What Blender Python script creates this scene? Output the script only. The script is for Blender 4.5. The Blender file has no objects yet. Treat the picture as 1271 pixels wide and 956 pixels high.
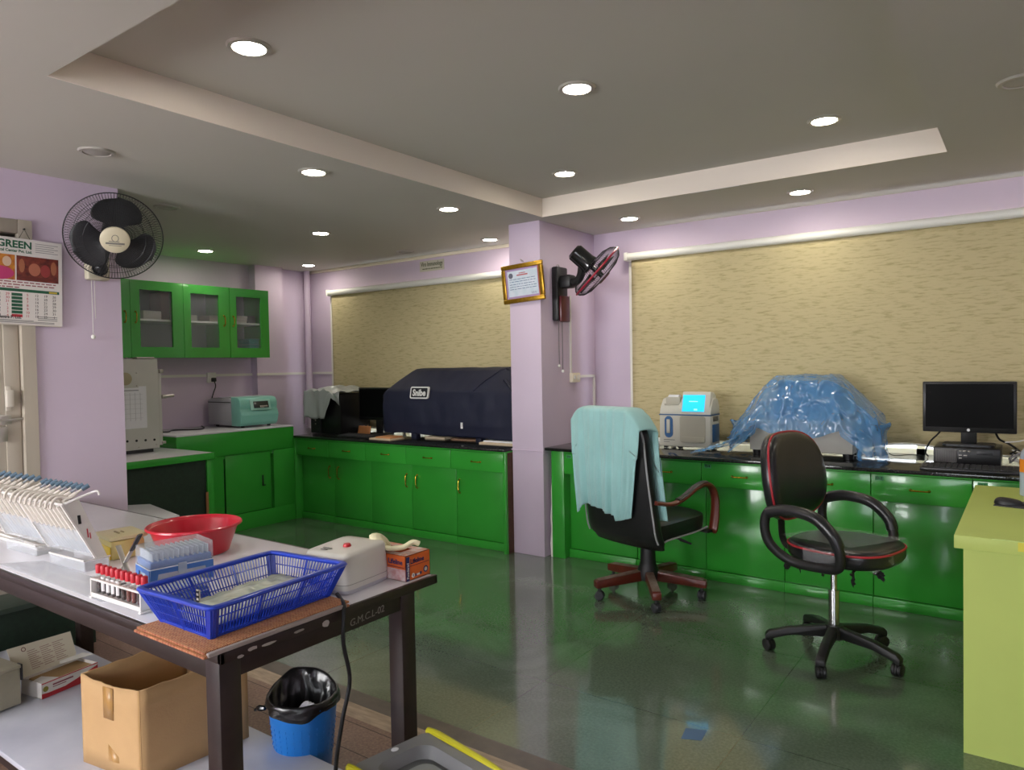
import bpy, bmesh, math, random
from mathutils import Vector, Matrix, noise
random.seed(7)
PI = math.pi
scene = bpy.context.scene
COL = scene.collection
WM = {}          # world matrix of each thing (and its parts)

# ------------------------------------------------------------------ materials
def lin(c):
    if isinstance(c, str):
        c = tuple(int(c[i:i+2], 16)/255 for i in (0, 2, 4))
    return tuple(x/12.92 if x <= .04045 else ((x+.055)/1.055)**2.4 for x in c) + (1,)
MATS = {}
def mat(name, col, rough=.5, metal=0, spec=.5, coat=0, noise_s=0, noise_a=0, col2=None, bump=0, bump_s=80, alpha=1,
        trans=0, emit=None, estr=0, stretch=(1, 1, 1), sheen=0, sub=0, detail=4, crough=.05):
    m = bpy.data.materials.new(name); m.use_nodes = True
    nt = m.node_tree; b = nt.nodes['Principled BSDF']
    b.inputs['Base Color'].default_value = lin(col)
    b.inputs['Roughness'].default_value = rough
    b.inputs['Metallic'].default_value = metal
    b.inputs['Specular IOR Level'].default_value = spec
    b.inputs['Coat Weight'].default_value = coat
    b.inputs['Coat Roughness'].default_value = crough
    b.inputs['Alpha'].default_value = alpha
    b.inputs['Transmission Weight'].default_value = trans
    b.inputs['Sheen Weight'].default_value = sheen
    if emit is not None:
        b.inputs['Emission Color'].default_value = lin(emit); b.inputs['Emission Strength'].default_value = estr
    if noise_s or bump:
        tc = nt.nodes.new('ShaderNodeTexCoord'); mp = nt.nodes.new('ShaderNodeMapping')
        mp.inputs['Scale'].default_value = stretch
        nt.links.new(tc.outputs['Object'], mp.inputs['Vector'])
    if noise_s:
        n = nt.nodes.new('ShaderNodeTexNoise'); n.inputs['Scale'].default_value = noise_s; n.inputs['Detail'].default_value = detail
        nt.links.new(mp.outputs['Vector'], n.inputs['Vector'])
        r = nt.nodes.new('ShaderNodeValToRGB'); r.color_ramp.elements[0].position = .35; r.color_ramp.elements[1].position = .68
        c = lin(col); c2 = lin(col2) if col2 else tuple(max(0, x*(1-noise_a)) for x in c[:3])+(1,)
        r.color_ramp.elements[0].color = c2; r.color_ramp.elements[1].color = c
        nt.links.new(n.outputs['Fac'], r.inputs['Fac']); nt.links.new(r.outputs['Color'], b.inputs['Base Color'])
    if bump:
        n2 = nt.nodes.new('ShaderNodeTexNoise'); n2.inputs['Scale'].default_value = bump_s; n2.inputs['Detail'].default_value = 3
        nt.links.new(mp.outputs['Vector'], n2.inputs['Vector'])
        bp = nt.nodes.new('ShaderNodeBump'); bp.inputs['Strength'].default_value = bump; bp.inputs['Distance'].default_value = .01
        nt.links.new(n2.outputs['Fac'], bp.inputs['Height']); nt.links.new(bp.outputs['Normal'], b.inputs['Normal'])
    MATS[name] = m
    return m
def emat(name, col, s):
    return mat(name, col, rough=.6, emit=col, estr=s)

# ------------------------------------------------------------------ mesh builder
class B:
    def __init__(s): s.bm = bmesh.new(); s.mi = 0
    def _merge(s, t, M=None):
        if M is not None: bmesh.ops.transform(t, matrix=M, verts=t.verts)
        for f in t.faces: f.material_index = s.mi
        me = bpy.data.meshes.new('tmp'); t.to_mesh(me); t.free(); s.bm.from_mesh(me); bpy.data.meshes.remove(me)
        return s
    def box(s, a, b, bev=0, seg=2, M=None):
        t = bmesh.new(); bmesh.ops.create_cube(t, size=1)
        c = [(a[i]+b[i])/2 for i in range(3)]; d = [abs(b[i]-a[i]) for i in range(3)]
        for v in t.verts: v.co = Vector((v.co.x*d[0]+c[0], v.co.y*d[1]+c[1], v.co.z*d[2]+c[2]))
        if bev > 0: bmesh.ops.bevel(t, geom=list(t.edges), offset=min(bev, min(d)*.49), segments=seg, affect='EDGES', profile=.5)
        return s._merge(t, M)
    def cyl(s, p0, p1, r0, r1=None, seg=20, M=None):
        r1 = r0 if r1 is None else r1; p0 = Vector(p0); p1 = Vector(p1); d = p1-p0
        t = bmesh.new(); bmesh.ops.create_cone(t, cap_ends=True, segments=seg, radius1=r0, radius2=r1, depth=d.length)
        q = Vector((0, 0, 1)).rotation_difference(d.normalized()).to_matrix().to_4x4()
        bmesh.ops.transform(t, matrix=Matrix.Translation((p0+p1)/2) @ q, verts=t.verts)
        return s._merge(t, M)
    def sph(s, c, r, seg=20, M=None):
        if not hasattr(r, '__len__'): r = (r, r, r)
        t = bmesh.new(); bmesh.ops.create_uvsphere(t, u_segments=seg, v_segments=max(6, seg//2), radius=1)
        for v in t.verts: v.co = Vector((v.co.x*r[0]+c[0], v.co.y*r[1]+c[1], v.co.z*r[2]+c[2]))
        return s._merge(t, M)
    def tube(s, pts, r, seg=8, closed=False, M=None, flat=None):
        """r may be a number or list; flat=(a,b) gives an elliptic section (side, up)"""
        pts = [Vector(p) for p in pts]; n = len(pts); t = bmesh.new(); rings = []
        prevn = None
        for i, p in enumerate(pts):
            if closed: d = pts[(i+1) % n]-pts[i-1]
            else: d = pts[min(i+1, n-1)]-pts[max(i-1, 0)]
            d.normalize()
            if prevn is None:
                up = Vector((0, 0, 1)) if abs(d.z) < .9 else Vector((0, 1, 0))
                nn = (up-d*up.dot(d)).normalized()
            else:
                nn = (prevn-d*prevn.dot(d)); nn = nn.normalized() if nn.length > 1e-6 else prevn
            prevn = nn; bb = d.cross(nn); rr = r[i] if hasattr(r, '__len__') else r
            fa, fb = flat if flat else (1, 1)
            rings.append([t.verts.new(p+(nn*math.cos(2*PI*k/seg)*fb+bb*math.sin(2*PI*k/seg)*fa)*rr) for k in range(seg)])
        for i in range(n if closed else n-1):
            a, b2 = rings[i], rings[(i+1) % n]
            for k in range(seg): t.faces.new((a[k], a[(k+1) % seg], b2[(k+1) % seg], b2[k]))
        if not closed:
            t.faces.new(list(reversed(rings[0]))); t.faces.new(rings[-1])
        bmesh.ops.recalc_face_normals(t, faces=t.faces)
        return s._merge(t, M)
    def lathe(s, prof, seg=32, c=(0, 0, 0), M=None, a0=0, a1=2*PI):
        t = bmesh.new(); rings = []; full = abs(a1-a0-2*PI) < 1e-6; ns = seg if full else seg+1
        for r, z in prof:
            if r < 1e-6: rings.append([t.verts.new((c[0], c[1], c[2]+z))])
            else: rings.append([t.verts.new((c[0]+r*math.cos(a0+(a1-a0)*k/seg), c[1]+r*math.sin(a0+(a1-a0)*k/seg), c[2]+z)) for k in range(ns)])
        for a, b2 in zip(rings, rings[1:]):
            for k in range(seg):
                k2 = (k+1) % ns
                if len(a) == 1 and len(b2) == 1: continue
                if len(a) == 1: t.faces.new((a[0], b2[k2], b2[k]))
                elif len(b2) == 1: t.faces.new((a[k], a[k2], b2[0]))
                else: t.faces.new((a[k], a[k2], b2[k2], b2[k]))
        bmesh.ops.recalc_face_normals(t, faces=t.faces)
        return s._merge(t, M)
    def prism(s, poly, ax, a, b, bev=0, M=None):
        """poly of 2D points in the plane normal to ax ('x': (y,z), 'y': (x,z), 'z': (x,y)) from a to b"""
        t = bmesh.new()
        def P(p, h): return {'x': (h, p[0], p[1]), 'y': (p[0], h, p[1]), 'z': (p[0], p[1], h)}[ax]
        va = [t.verts.new(P(p, a)) for p in poly]; vb = [t.verts.new(P(p, b)) for p in poly]; n = len(poly)
        t.faces.new(va); t.faces.new(vb)
        for i in range(n): t.faces.new((va[i], va[(i+1) % n], vb[(i+1) % n], vb[i]))
        bmesh.ops.recalc_face_normals(t, faces=t.faces)
        if bev: bmesh.ops.bevel(t, geom=list(t.edges), offset=bev, segments=2, affect='EDGES', profile=.5)
        return s._merge(t, M)
    def sheet(s, fn, nu, nv, cu=False, cv=False, M=None):
        t = bmesh.new(); g = [[t.verts.new(fn(i/(nu if cu else nu-1), j/(nv if cv else nv-1))) for j in range(nv)] for i in range(nu)]
        for i in range(nu if cu else nu-1):
            for j in range(nv if cv else nv-1):
                t.faces.new((g[i][j], g[(i+1) % nu][j], g[(i+1) % nu][(j+1) % nv], g[i][(j+1) % nv]))
        return s._merge(t, M)
    def quad(s, *p):
        t = bmesh.new(); t.faces.new([t.verts.new(x) for x in p]); return s._merge(t)

def put(name, b, m, parent=None, world=False, sharp=35, solid=0, bev=0, M=None):
    me = bpy.data.meshes.new(name)
    if M is not None: bmesh.ops.transform(b.bm, matrix=M, verts=b.bm.verts)
    if world and parent is not None: bmesh.ops.transform(b.bm, matrix=WM[parent].inverted(), verts=b.bm.verts)
    b.bm.to_mesh(me); b.bm.free()
    for x in (m if isinstance(m, (list, tuple)) else [m]): me.materials.append(x)
    me.shade_smooth(); me.set_sharp_from_angle(angle=math.radians(sharp))
    o = bpy.data.objects.new(name, me); COL.objects.link(o)
    if parent is not None: o.parent = parent; WM[o] = WM[parent]
    else: WM[o] = Matrix.Identity(4)
    if solid:
        md = o.modifiers.new('thickness', 'SOLIDIFY'); md.thickness = solid; md.offset = 0
    return o
def tag(o, label, cat, group=None):
    o['label'] = label; o['category'] = cat
    if group: o['group'] = group
    return o
def thing(name, label, cat, loc=(0, 0, 0), rz=0, group=None):
    o = bpy.data.objects.new(name, None); COL.objects.link(o); o.location = loc; o.rotation_euler = (0, 0, rz)
    o.empty_display_size = .05
    WM[o] = Matrix.Translation(loc) @ Matrix.Rotation(rz, 4, 'Z')
    return tag(o, label, cat, group)
def struct(name, b, m, parent=None, **k):
    o = put(name, b, m, parent, **k); o['kind'] = 'structure'; return o
def sroot(name, loc=(0, 0, 0)):
    o = bpy.data.objects.new(name, None); COL.objects.link(o); o.location = loc; o['kind'] = 'structure'
    WM[o] = Matrix.Translation(loc); return o
def dup(root, loc, rz=None, label=None, group=None):
    r = root.copy(); COL.objects.link(r); r.location = loc
    if rz is not None: r.rotation_euler = (0, 0, rz)
    if label: r['label'] = label
    if group: r['group'] = group
    for ch in list(root.children):
        c = ch.copy(); COL.objects.link(c); c.parent = r
        for g in list(ch.children):
            d = g.copy(); COL.objects.link(d); d.parent = c
    return r
def frame(o, x, y):
    """matrix with origin o, local X along x, local Y along y (orthogonalised), Z their normal"""
    x = Vector(x).normalized(); y = Vector(y); y = (y-x*y.dot(x)).normalized(); z = x.cross(y)
    m = Matrix((x, y, z)).transposed().to_4x4(); m.translation = Vector(o); return m
def text(name, s, M, size, m, parent, depth=.0006, sx=1, align='CENTER', bold=0, shear=0):
    c = bpy.data.curves.new('lettering', 'FONT'); c.body = s; c.size = size; c.align_x = align; c.align_y = 'CENTER'
    c.extrude = depth; c.offset = bold; c.shear = shear; c.resolution_u = 3
    t = bpy.data.objects.new('lettering', c); COL.objects.link(t)
    dg = bpy.context.evaluated_depsgraph_get(); dg.update()
    me = bpy.data.meshes.new_from_object(t.evaluated_get(dg)); bpy.data.objects.remove(t); bpy.data.curves.remove(c)
    me.name = name
    me.transform(Matrix.Diagonal((sx, 1, 1, 1)))
    me.transform(M)
    if parent is not None: me.transform(WM[parent].inverted())
    me.materials.clear(); me.materials.append(m)
    o = bpy.data.objects.new(name, me); COL.objects.link(o)
    if parent is not None: o.parent = parent; WM[o] = WM[parent]
    return o
def smooth(pts, n=6, closed=False):
    """Catmull-Rom through pts"""
    pts = [Vector(p) for p in pts]; N = len(pts); out = []
    rng = range(N) if closed else range(N-1)
    for i in rng:
        g = (lambda k: pts[k % N]) if closed else (lambda k: pts[max(0, min(N-1, k))])
        p0, p1, p2, p3 = g(i-1), g(i), g(i+1), g(i+2)
        for j in range(n):
            t = j/n
            out.append(.5*((2*p1)+(p2-p0)*t+(2*p0-5*p1+4*p2-p3)*t*t+(3*p1-p0-3*p2+p3)*t**3))
    if not closed: out.append(pts[-1])
    return out
def rrect(w, h, r, n=6, cx=0, cy=0):
    o = []
    for sx, sy, a in ((1, 1, 0), (-1, 1, 90), (-1, -1, 180), (1, -1, 270)):
        for k in range(n+1):
            t = math.radians(a+90*k/n); o.append((cx+sx*(w/2-r)+r*math.cos(t), cy+sy*(h/2-r)+r*math.sin(t)))
    return o
def nz(*p): return noise.noise(Vector(p))
LAMP_E, WORLD_S, DAY_1, DAY_2, EXPO = 70, 6.0, 150, 12, 0.44
# ------------------------------------------------------------------ camera (fitted to the photograph's vanishing points)
F_PX, YAW, PITCH, ROLL, CH = 893.35, .6247, -.0268, -.0177, 1.44
def cam():
    f = Vector((-math.sin(YAW)*math.cos(PITCH), math.cos(YAW)*math.cos(PITCH), math.sin(PITCH)))
    r = Vector((math.cos(YAW), math.sin(YAW), 0)); u = r.cross(f)
    c, s = math.cos(ROLL), math.sin(ROLL)
    R = r*c+u*s; U = u*c-r*s
    m = Matrix((R, U, -f)).transposed().to_4x4(); m.translation = (0, 0, CH)
    cd = bpy.data.cameras.new('camera'); cd.sensor_fit = 'HORIZONTAL'; cd.sensor_width = 36; cd.lens = F_PX/1271*36
    cd.clip_start = .02; cd.clip_end = 60
    o = bpy.data.objects.new('camera', cd); COL.objects.link(o); o.matrix_world = m; scene.camera = o
cam()
# ------------------------------------------------------------------ room materials
def wall_mat():
    m = mat('lilac_paint', 'd6c5d9', rough=.55, noise_s=1.3, noise_a=.07, bump=.04, bump_s=60); return m
M_WALL = wall_mat()
M_CEIL = mat('ceiling_paint', 'c8c5bb', rough=.7, noise_s=.9, noise_a=.04)
M_WHITE = mat('white_trim', 'e6e3dc', rough=.45)
M_CREAM = mat('cream_trim', 'f0e6d0', rough=.5)
def floor_mat(name, base, dark, vein, tile, gx, gy, rough, spec):
    m = bpy.data.materials.new(name); m.use_nodes = True; nt = m.node_tree; b = nt.nodes['Principled BSDF']; N = nt.nodes.new; Lk = nt.links.new
    tc = N('ShaderNodeTexCoord')
    n1 = N('ShaderNodeTexNoise'); n1.inputs['Scale'].default_value = 90; n1.inputs['Detail'].default_value = 6; Lk(tc.outputs['Object'], n1.inputs['Vector'])
    r1 = N('ShaderNodeValToRGB'); r1.color_ramp.elements[0].position = .38; r1.color_ramp.elements[1].position = .7
    r1.color_ramp.elements[0].color = lin(dark); r1.color_ramp.elements[1].color = lin(base); Lk(n1.outputs['Fac'], r1.inputs['Fac'])
    n2 = N('ShaderNodeTexNoise'); n2.inputs['Scale'].default_value = 1.6; n2.inputs['Detail'].default_value = 8; n2.inputs['Distortion'].default_value = 1.2; Lk(tc.outputs['Object'], n2.inputs['Vector'])
    r2 = N('ShaderNodeValToRGB'); r2.color_ramp.elements[0].position = .48; r2.color_ramp.elements[1].position = .75
    r2.color_ramp.elements[0].color = (0, 0, 0, 1); r2.color_ramp.elements[1].color = (.5, .5, .5, 1); Lk(n2.outputs['Fac'], r2.inputs['Fac'])
    mx = N('ShaderNodeMixRGB'); mx.inputs['Color2'].default_value = lin(vein); Lk(r2.outputs['Color'], mx.inputs['Fac']); Lk(r1.outputs['Color'], mx.inputs['Color1'])
    br = N('ShaderNodeTexBrick'); br.offset = 0; br.inputs['Scale'].default_value = 1; br.inputs['Brick Width'].default_value = gx; br.inputs['Row Height'].default_value = gy
    br.inputs['Mortar Size'].default_value = .0022; br.inputs['Color1'].default_value = (1, 1, 1, 1); br.inputs['Color2'].default_value = (.88, .88, .88, 1); br.inputs['Mortar'].default_value = lin(tile)
    Lk(tc.outputs['Object'], br.inputs['Vector'])
    mu = N('ShaderNodeMixRGB'); mu.blend_type = 'MULTIPLY'; mu.inputs['Fac'].default_value = 1; Lk(mx.outputs['Color'], mu.inputs['Color1']); Lk(br.outputs['Color'], mu.inputs['Color2'])
    Lk(mu.outputs['Color'], b.inputs['Base Color'])
    rr = N('ShaderNodeMapRange'); rr.inputs['To Min'].default_value = rough*.7; rr.inputs['To Max'].default_value = rough*1.5; Lk(n2.outputs['Fac'], rr.inputs['Value']); Lk(rr.outputs['Result'], b.inputs['Roughness'])
    b.inputs['Specular IOR Level'].default_value = spec
    b.inputs['Coat Weight'].default_value = .6 if rough < .2 else 0; b.inputs['Coat Roughness'].default_value = .05
    return m
M_FLOOR = floor_mat('polished_green_stone', '6b7b69', '586857', '8a998a', 'b4bfb2', .9, .9, .12, .7)
M_WOODTILE = floor_mat('wood_look_tile', '9a7c6c', '7d6154', 'b59e8d', '705a4c', .6, .15, .35, .4)
M_STRIP = mat('dark_floor_strip', '6a5f57', rough=.35, noise_s=14, noise_a=.3)
M_PLANK = mat('pale_border_tile', 'bba48d', rough=.35, noise_s=9, col2='94816c', stretch=(1, 5, 1))
XL, XR, YB = -6.5, 2.6, -2.6
ZC, ZT = 2.514, 2.647
YW, YA = 5.29, 5.18
TX0, TX1, TY0, TY1 = -2.88, -.354, 1.161, 4.405
# floors
struct('floor', B().box((XL, 2.16, -.1), (XR, YW, 0)), M_FLOOR)
struct('floor_entry', B().box((XL, YB, -.1), (XR, 1.98, 0)), M_WOODTILE)
struct('trim_1', B().box((XL, 2.07, -.1), (XR, 2.16, .0005)), M_STRIP)
struct('trim_2', B().box((XL, 1.98, -.1), (XR, 2.07, .0002)), M_PLANK)
# ceiling: lower soffit round a raised tray
b = B(); z0, z1 = ZC, ZC+.3
b.box((XL-.2, YB-.2, z0), (TX0, YW+.2, z1)); b.box((TX1, YB-.2, z0), (XR+.2, YW+.2, z1))
b.box((TX0, YB-.2, z0), (TX1, TY0, z1)); b.box((TX0, TY1, z0), (TX1, YW+.2, z1)); b.box((TX0, TY0, ZT), (TX1, TY1, z1))
struct('ceiling', b, M_CEIL)
M_FACE = mat('brightened_cream_face', 'efe4d6', rough=.6)  # cream paint, made paler than the ceiling so the faces look lit
struct('trim_10', B().box((TX0+.006, TY1-.006, ZC-.0005), (TX1, TY1, ZT)), M_FACE)  # thin added liners that carry the brightened colour
struct('trim_11', B().box((TX0, TY0, ZC-.0005), (TX0+.006, TY1, ZT)), M_FACE)
# walls
def wall_with_hole(name, ax, p0, p1, u0, u1, hole):
    """wall slab between p0..p1 on axis ax, spanning u0..u1, z 0..ZC, with a rectangular opening (u,z)"""
    b = B(); a0, a1, h0, h1 = hole
    for (ua, ub, za, zb) in ((u0, a0, 0, ZC), (a1, u1, 0, ZC), (a0, a1, 0, h0), (a0, a1, h1, ZC)):
        if ub-ua < 1e-4: continue
        b.box((ua, p0, za), (ub, p1, zb)) if ax == 'y' else b.box((p0, ua, za), (p1, ub, zb))
    return struct(name, b, M_WALL)
wall_with_hole('wall_window', 'y', YW, YW+.2, -2.951, XR, (-2.45, 1.3, .805, 2.2))
wall_with_hole('wall_alcove', 'y', YA, YA+.2, XL, -3.233, (-5.95, -3.4, .775, 2.15))
struct('wall_pillar', B().box((-3.233, 4.474, 0), (-2.951, YW+.2, ZC), bev=.004), M_WALL)
struct('wall_left', B().box((XL-.2, 2.0, 0), (XL, YA+.2, ZC)), M_WALL)
struct('wall_left_pier', B().box((XL, 4.44, 0), (XL+.10, 4.77, ZC)), M_WALL)
struct('wall_wing', B().box((-4.52, 1.64, 0), (-4.33, 2.10, ZC)).box((-4.52, YB, 0), (-4.33, .55, ZC)).box((-4.52, .55, 2.255), (-4.33, 1.64, ZC)), M_WALL)
struct('wall_recess', B().box((XL-.2, 1.9, 0), (-4.45, 2.02, ZC)), M_WALL)
struct('wall_right', B().box((XR, YB-.2, 0), (XR+.2, YW+.2, ZC)), M_WALL)
b = B()
for (xa, xb, za, zb) in ((XL-.2, -4.2, 0, ZC), (-4.2, -2.2, 0, .9), (-4.2, -2.2, 2.25, ZC), (-2.2, 0.0, 0, ZC), (0.0, 2.2, 0, .9), (0.0, 2.2, 2.25, ZC), (2.2, XR+.2, 0, ZC)):
    b.box((xa, YB-.2, za), (xb, YB, zb))
struct('wall_back', b, M_WALL)
# windows
M_GLASS = mat('window_glass', 'f4faff', rough=.02, alpha=.12)
M_ALU = mat('white_window_frame', 'e9ecec', rough=.35)
def window(n, x0, x1, z0, z1, y, mull):
    b = B(); t = .05
    b.box((x0, y, z0), (x1, y+.08, z0+t)); b.box((x0, y, z1-t), (x1, y+.08, z1))
    for i in range(mull+1):
        x = x0+(x1-x0-t)*i/mull; b.box((x, y, z0), (x+t, y+.08, z1))
    w = struct('window_%d' % n, b, M_ALU)
    for i in range(mull):
        xa = x0+(x1-x0-t)*i/mull+t; xb = x0+(x1-x0-t)*(i+1)/mull
        put('pane', B().box((xa, y+.035, z0+t), (xb, y+.041, z1-t)), M_GLASS, w)
    return w
window(1, -2.45, 1.3, .805, 2.2, YW+.02, 4)
window(2, -5.95, -3.4, .775, 2.15, YA+.02, 3)
window(3, -4.2, -2.2, .9, 2.25, YB-.15, 3)
window(4, 0.0, 2.2, .9, 2.25, YB-.15, 2)
# cream cornice along the alcove, corner bead, conduits
struct('trim_3', B().box((XL, YA-.03, ZC-.028), (-3.233, YA, ZC), bev=.006), M_CREAM)
struct('trim_4', B().cyl((XL+.06, YA-.06, .8), (XL+.06, YA-.06, ZC), .035), M_WALL)
struct('trim_5', B().box((XL, 2.1, 1.385), (XL+.015, 3.93, 1.41)).box((XL, 4.03, 1.385), (XL+.015, 4.44, 1.41)).box((XL+.1, 4.43, 1.385), (XL+.113, 4.785, 1.41)).box((XL, 4.77, 1.385), (XL+.015, YA, 1.41)), M_WHITE)
struct('trim_6', B().box((XL, YA-.014, 1.385), (-6.05, YA, 1.41)), M_WHITE)
struct('trim_7', B().box((-2.951, 4.875, 1.37), (-2.938, 4.89, 1.98)).box((-2.951, 4.96, 1.335), (-2.938, 5.26, 1.355)).box((-2.951, 5.24, 1.0), (-2.938, 5.26, 1.355)), M_WHITE)
# door in the wing wall
M_DOOR = mat('aged_cream_door', 'bdb3a4', rough=.5, noise_s=7, noise_a=.18, stretch=(1, 1, .15))
d = sroot('door_1', (-4.33, 1.1, 0))
b = B()
b.box((-4.40, 1.575, 0), (-4.315, 1.64, 2.254)).box((-4.40, .55, 0), (-4.315, .62, 2.254)).box((-4.40, .62, 2.18), (-4.315, 1.575, 2.254), bev=.008)
put('door_frame', b, M_DOOR, d, world=True)
b = B().box((-4.40, .62, .01), (-4.355, 1.575, 2.18))
b.box((-4.36, 1.50, .01), (-4.347, 1.57, 2.18), bev=.004); b.box((-4.36, .62, 2.08), (-4.347, 1.57, 2.18), bev=.004)
dl = put('door_leaf', b, M_DOOR, d, world=True)
M_STEEL = mat('worn_steel', 'b9b4ac', rough=.35, metal=.7)
M_PALE = mat('pale_hardware', 'd4ccc0', rough=.4)
put('door_handle', B().box((-4.347, 1.495, 1.27), (-4.31, 1.53, 1.36), bev=.008).box((-4.36, 1.50, 1.25), (-4.34, 1.525, 1.38), bev=.003), M_PALE, dl, world=True)
put('door_bolt', B().cyl((-4.335, 1.44, 1.205), (-4.335, 1.585, 1.205), .007).box((-4.347, 1.47, 1.18), (-4.33, 1.52, 1.23), bev=.003).box((-4.347, 1.46, 1.09), (-4.325, 1.50, 1.17), bev=.006), M_STEEL, dl, world=True)
# ------------------------------------------------------------------ roller blinds
def blind_mat(name, a, c):
    m = bpy.data.materials.new(name); m.use_nodes = True; nt = m.node_tree; bs = nt.nodes['Principled BSDF']; N = nt.nodes.new; Lk = nt.links.new
    tc = N('ShaderNodeTexCoord'); mp = N('ShaderNodeMapping'); mp.inputs['Scale'].default_value = (11, 11, 75); Lk(tc.outputs['Object'], mp.inputs['Vector'])
    n = N('ShaderNodeTexNoise'); n.inputs['Scale'].default_value = 1; n.inputs['Detail'].default_value = 3; n.inputs['Roughness'].default_value = .65; Lk(mp.outputs['Vector'], n.inputs['Vector'])
    r = N('ShaderNodeValToRGB'); r.color_ramp.elements[0].position = .30; r.color_ramp.elements[1].position = .50; r.color_ramp.elements[0].color = lin(c); r.color_ramp.elements[1].color = lin(a)
    Lk(n.outputs['Fac'], r.inputs['Fac']); Lk(r.outputs['Color'], bs.inputs['Base Color']); bs.inputs['Roughness'].default_value = .85
    bp = N('ShaderNodeBump'); bp.inputs['Strength'].default_value = .25; bp.inputs['Distance'].default_value = .004; Lk(n.outputs['Fac'], bp.inputs['Height']); Lk(bp.outputs['Normal'], bs.inputs['Normal'])
    return m
M_BLIND = blind_mat('woven_beige_blind', 'c8bb90', 'a99d72')
M_CASS = mat('white_blind_tube', 'eeeee6', rough=.4)
def blind(label, x0, x1, y, ztop, zbot, seed, bx):
    t = thing('roller_blind', label, 'blind', ((x0+x1)/2, y, zbot), group='roller blinds')
    put('head_tube', B().cyl((x0-.02, y, ztop), (x1+.02, y, ztop), .030, seg=24), M_CASS, t, world=True)
    put('end_bracket', B().box((x0-.05, y-.025, ztop-.03), (x0-.02, y+.06, ztop+.035), bev=.005), M_CASS, t, world=True)
    def f(u, v):
        x = x0+(x1-x0)*u; z = ztop-.02-(ztop-.02-zbot)*v
        w = .012*v*math.sin(x*3.1+seed)+.008*v*math.sin(x*7.3+seed*2)
        dz = (.006*math.sin(x*2.3+seed)+.004*math.sin(x*5.1)+.055*math.exp(-((x-bx)/.28)**2))*v**4
        return (x, y+.012+w, z+dz)
    fb = put('blind_fabric', B().sheet(f, 80, 24), M_BLIND, t, world=True, solid=.002)
    def fh(u, s):
        p = Vector(f(u, 1)); return p
    put('hem_bar', B().tube([Vector(f(i/40, 1))+Vector((0, 0, -.006)) for i in range(41)], .007, 8), M_CASS, t, world=True)
    return t
blind('long beige roller blind on the wall right of the lilac pillar', -2.57, 1.35, 5.2, 2.285, .852, .4, -.62)
blind('beige roller blind in the alcove behind the navy covered machine', -6.03, -3.36, 5.10, 2.245, .835, 2.1, -3.42)
struct('trim_8', B().box((-2.61, 5.245, .86), (-2.585, 5.29, 2.25), bev=.003), M_WHITE)
struct('trim_9', B().box((-6.09, 5.14, .84), (-6.055, 5.18, 2.22), bev=.003), M_WHITE)
# ------------------------------------------------------------------ recessed ceiling lights
M_LAMP = emat('lit_diffuser', 'fff6e6', LAMP_E)
M_OFF = mat('unlit_diffuser', 'aaa69e', rough=.4)
M_BEZ = mat('lamp_bezel', 'b8b4ab', rough=.35, metal=.3)
def downlight(label, x, y, z, on=True, r=.062):
    t = thing('recessed_ceiling_light', label, 'ceiling light', (x, y, z), group='recessed ceiling lights')
    put('bezel', B().lathe([(r-.004, -.004), (r, -.009), (r+.014, -.008), (r+.02, -.001), (r+.02, 0)], 32), M_BEZ, t)
    put('diffuser', B().lathe([(0, -.008), (r*.8, -.0075), (r-.001, -.004)], 32), M_LAMP if on else M_OFF, t)
    return t
for lab, x, y, z, on in (
    ('large lit ceiling light in the raised tray, nearest the left corner', -2.367, 1.644, ZT, 1),
    ('lit ceiling light in the middle of the raised ceiling tray', -1.607, 2.752, ZT, 1),
    ('lit ceiling light in the raised tray toward its right end', -.843, 3.893, ZT, 1),
    ('small lit ceiling light in the tray near the pillar corner', -2.383, 3.914, ZT, 1),
    ('lit ceiling light in the soffit left of the tray, nearest of the alcove row', -3.164, 2.579, ZC, 1),
    ('lit ceiling light in the soffit just left of the tray, middle of its row', -3.207, 3.75, ZC, 1),
    ('lit ceiling light in the alcove close to the lilac pillar', -3.716, 4.871, ZC, 1),
    ('lit ceiling light over the middle of the alcove', -4.541, 3.757, ZC, 1),
    ('lit ceiling light above the green wall cabinet', -5.964, 3.641, ZC, 1),
    ('lit ceiling light in the far left alcove corner', -6.035, 4.826, ZC, 1),
    ('lit ceiling light above the wall fan on the pillar', -2.408, 4.859, ZC, 1),
    ('lit ceiling light below the biochemistry sign, above the long blind', -1.191, 4.821, ZC, 1),
    ('added unseen ceiling light over the lime desk, beyond the right edge of the photo', .75, 3.2, ZC, 1),  # added lamp out of view, brightens the desk
    ('added unseen ceiling light over the right end of the long counter, beyond the right edge', .75, 4.82, ZC, 1),  # second added lamp, lifts the light at the right end
    ('unlit ceiling light above the left wall fan', -3.675, 1.689, ZC, 0),
    ('unlit ceiling light right of the left wall fan', -4.57, 2.527, ZC, 0),
    ('unlit ceiling light near the alcove cornice and sign', -4.689, 4.855, ZC, 0),
    ('unlit ceiling light cut by the right edge of the photo', -.033, 3.465, ZC, 0)):
    downlight(lab, x, y, z, on)
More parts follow.
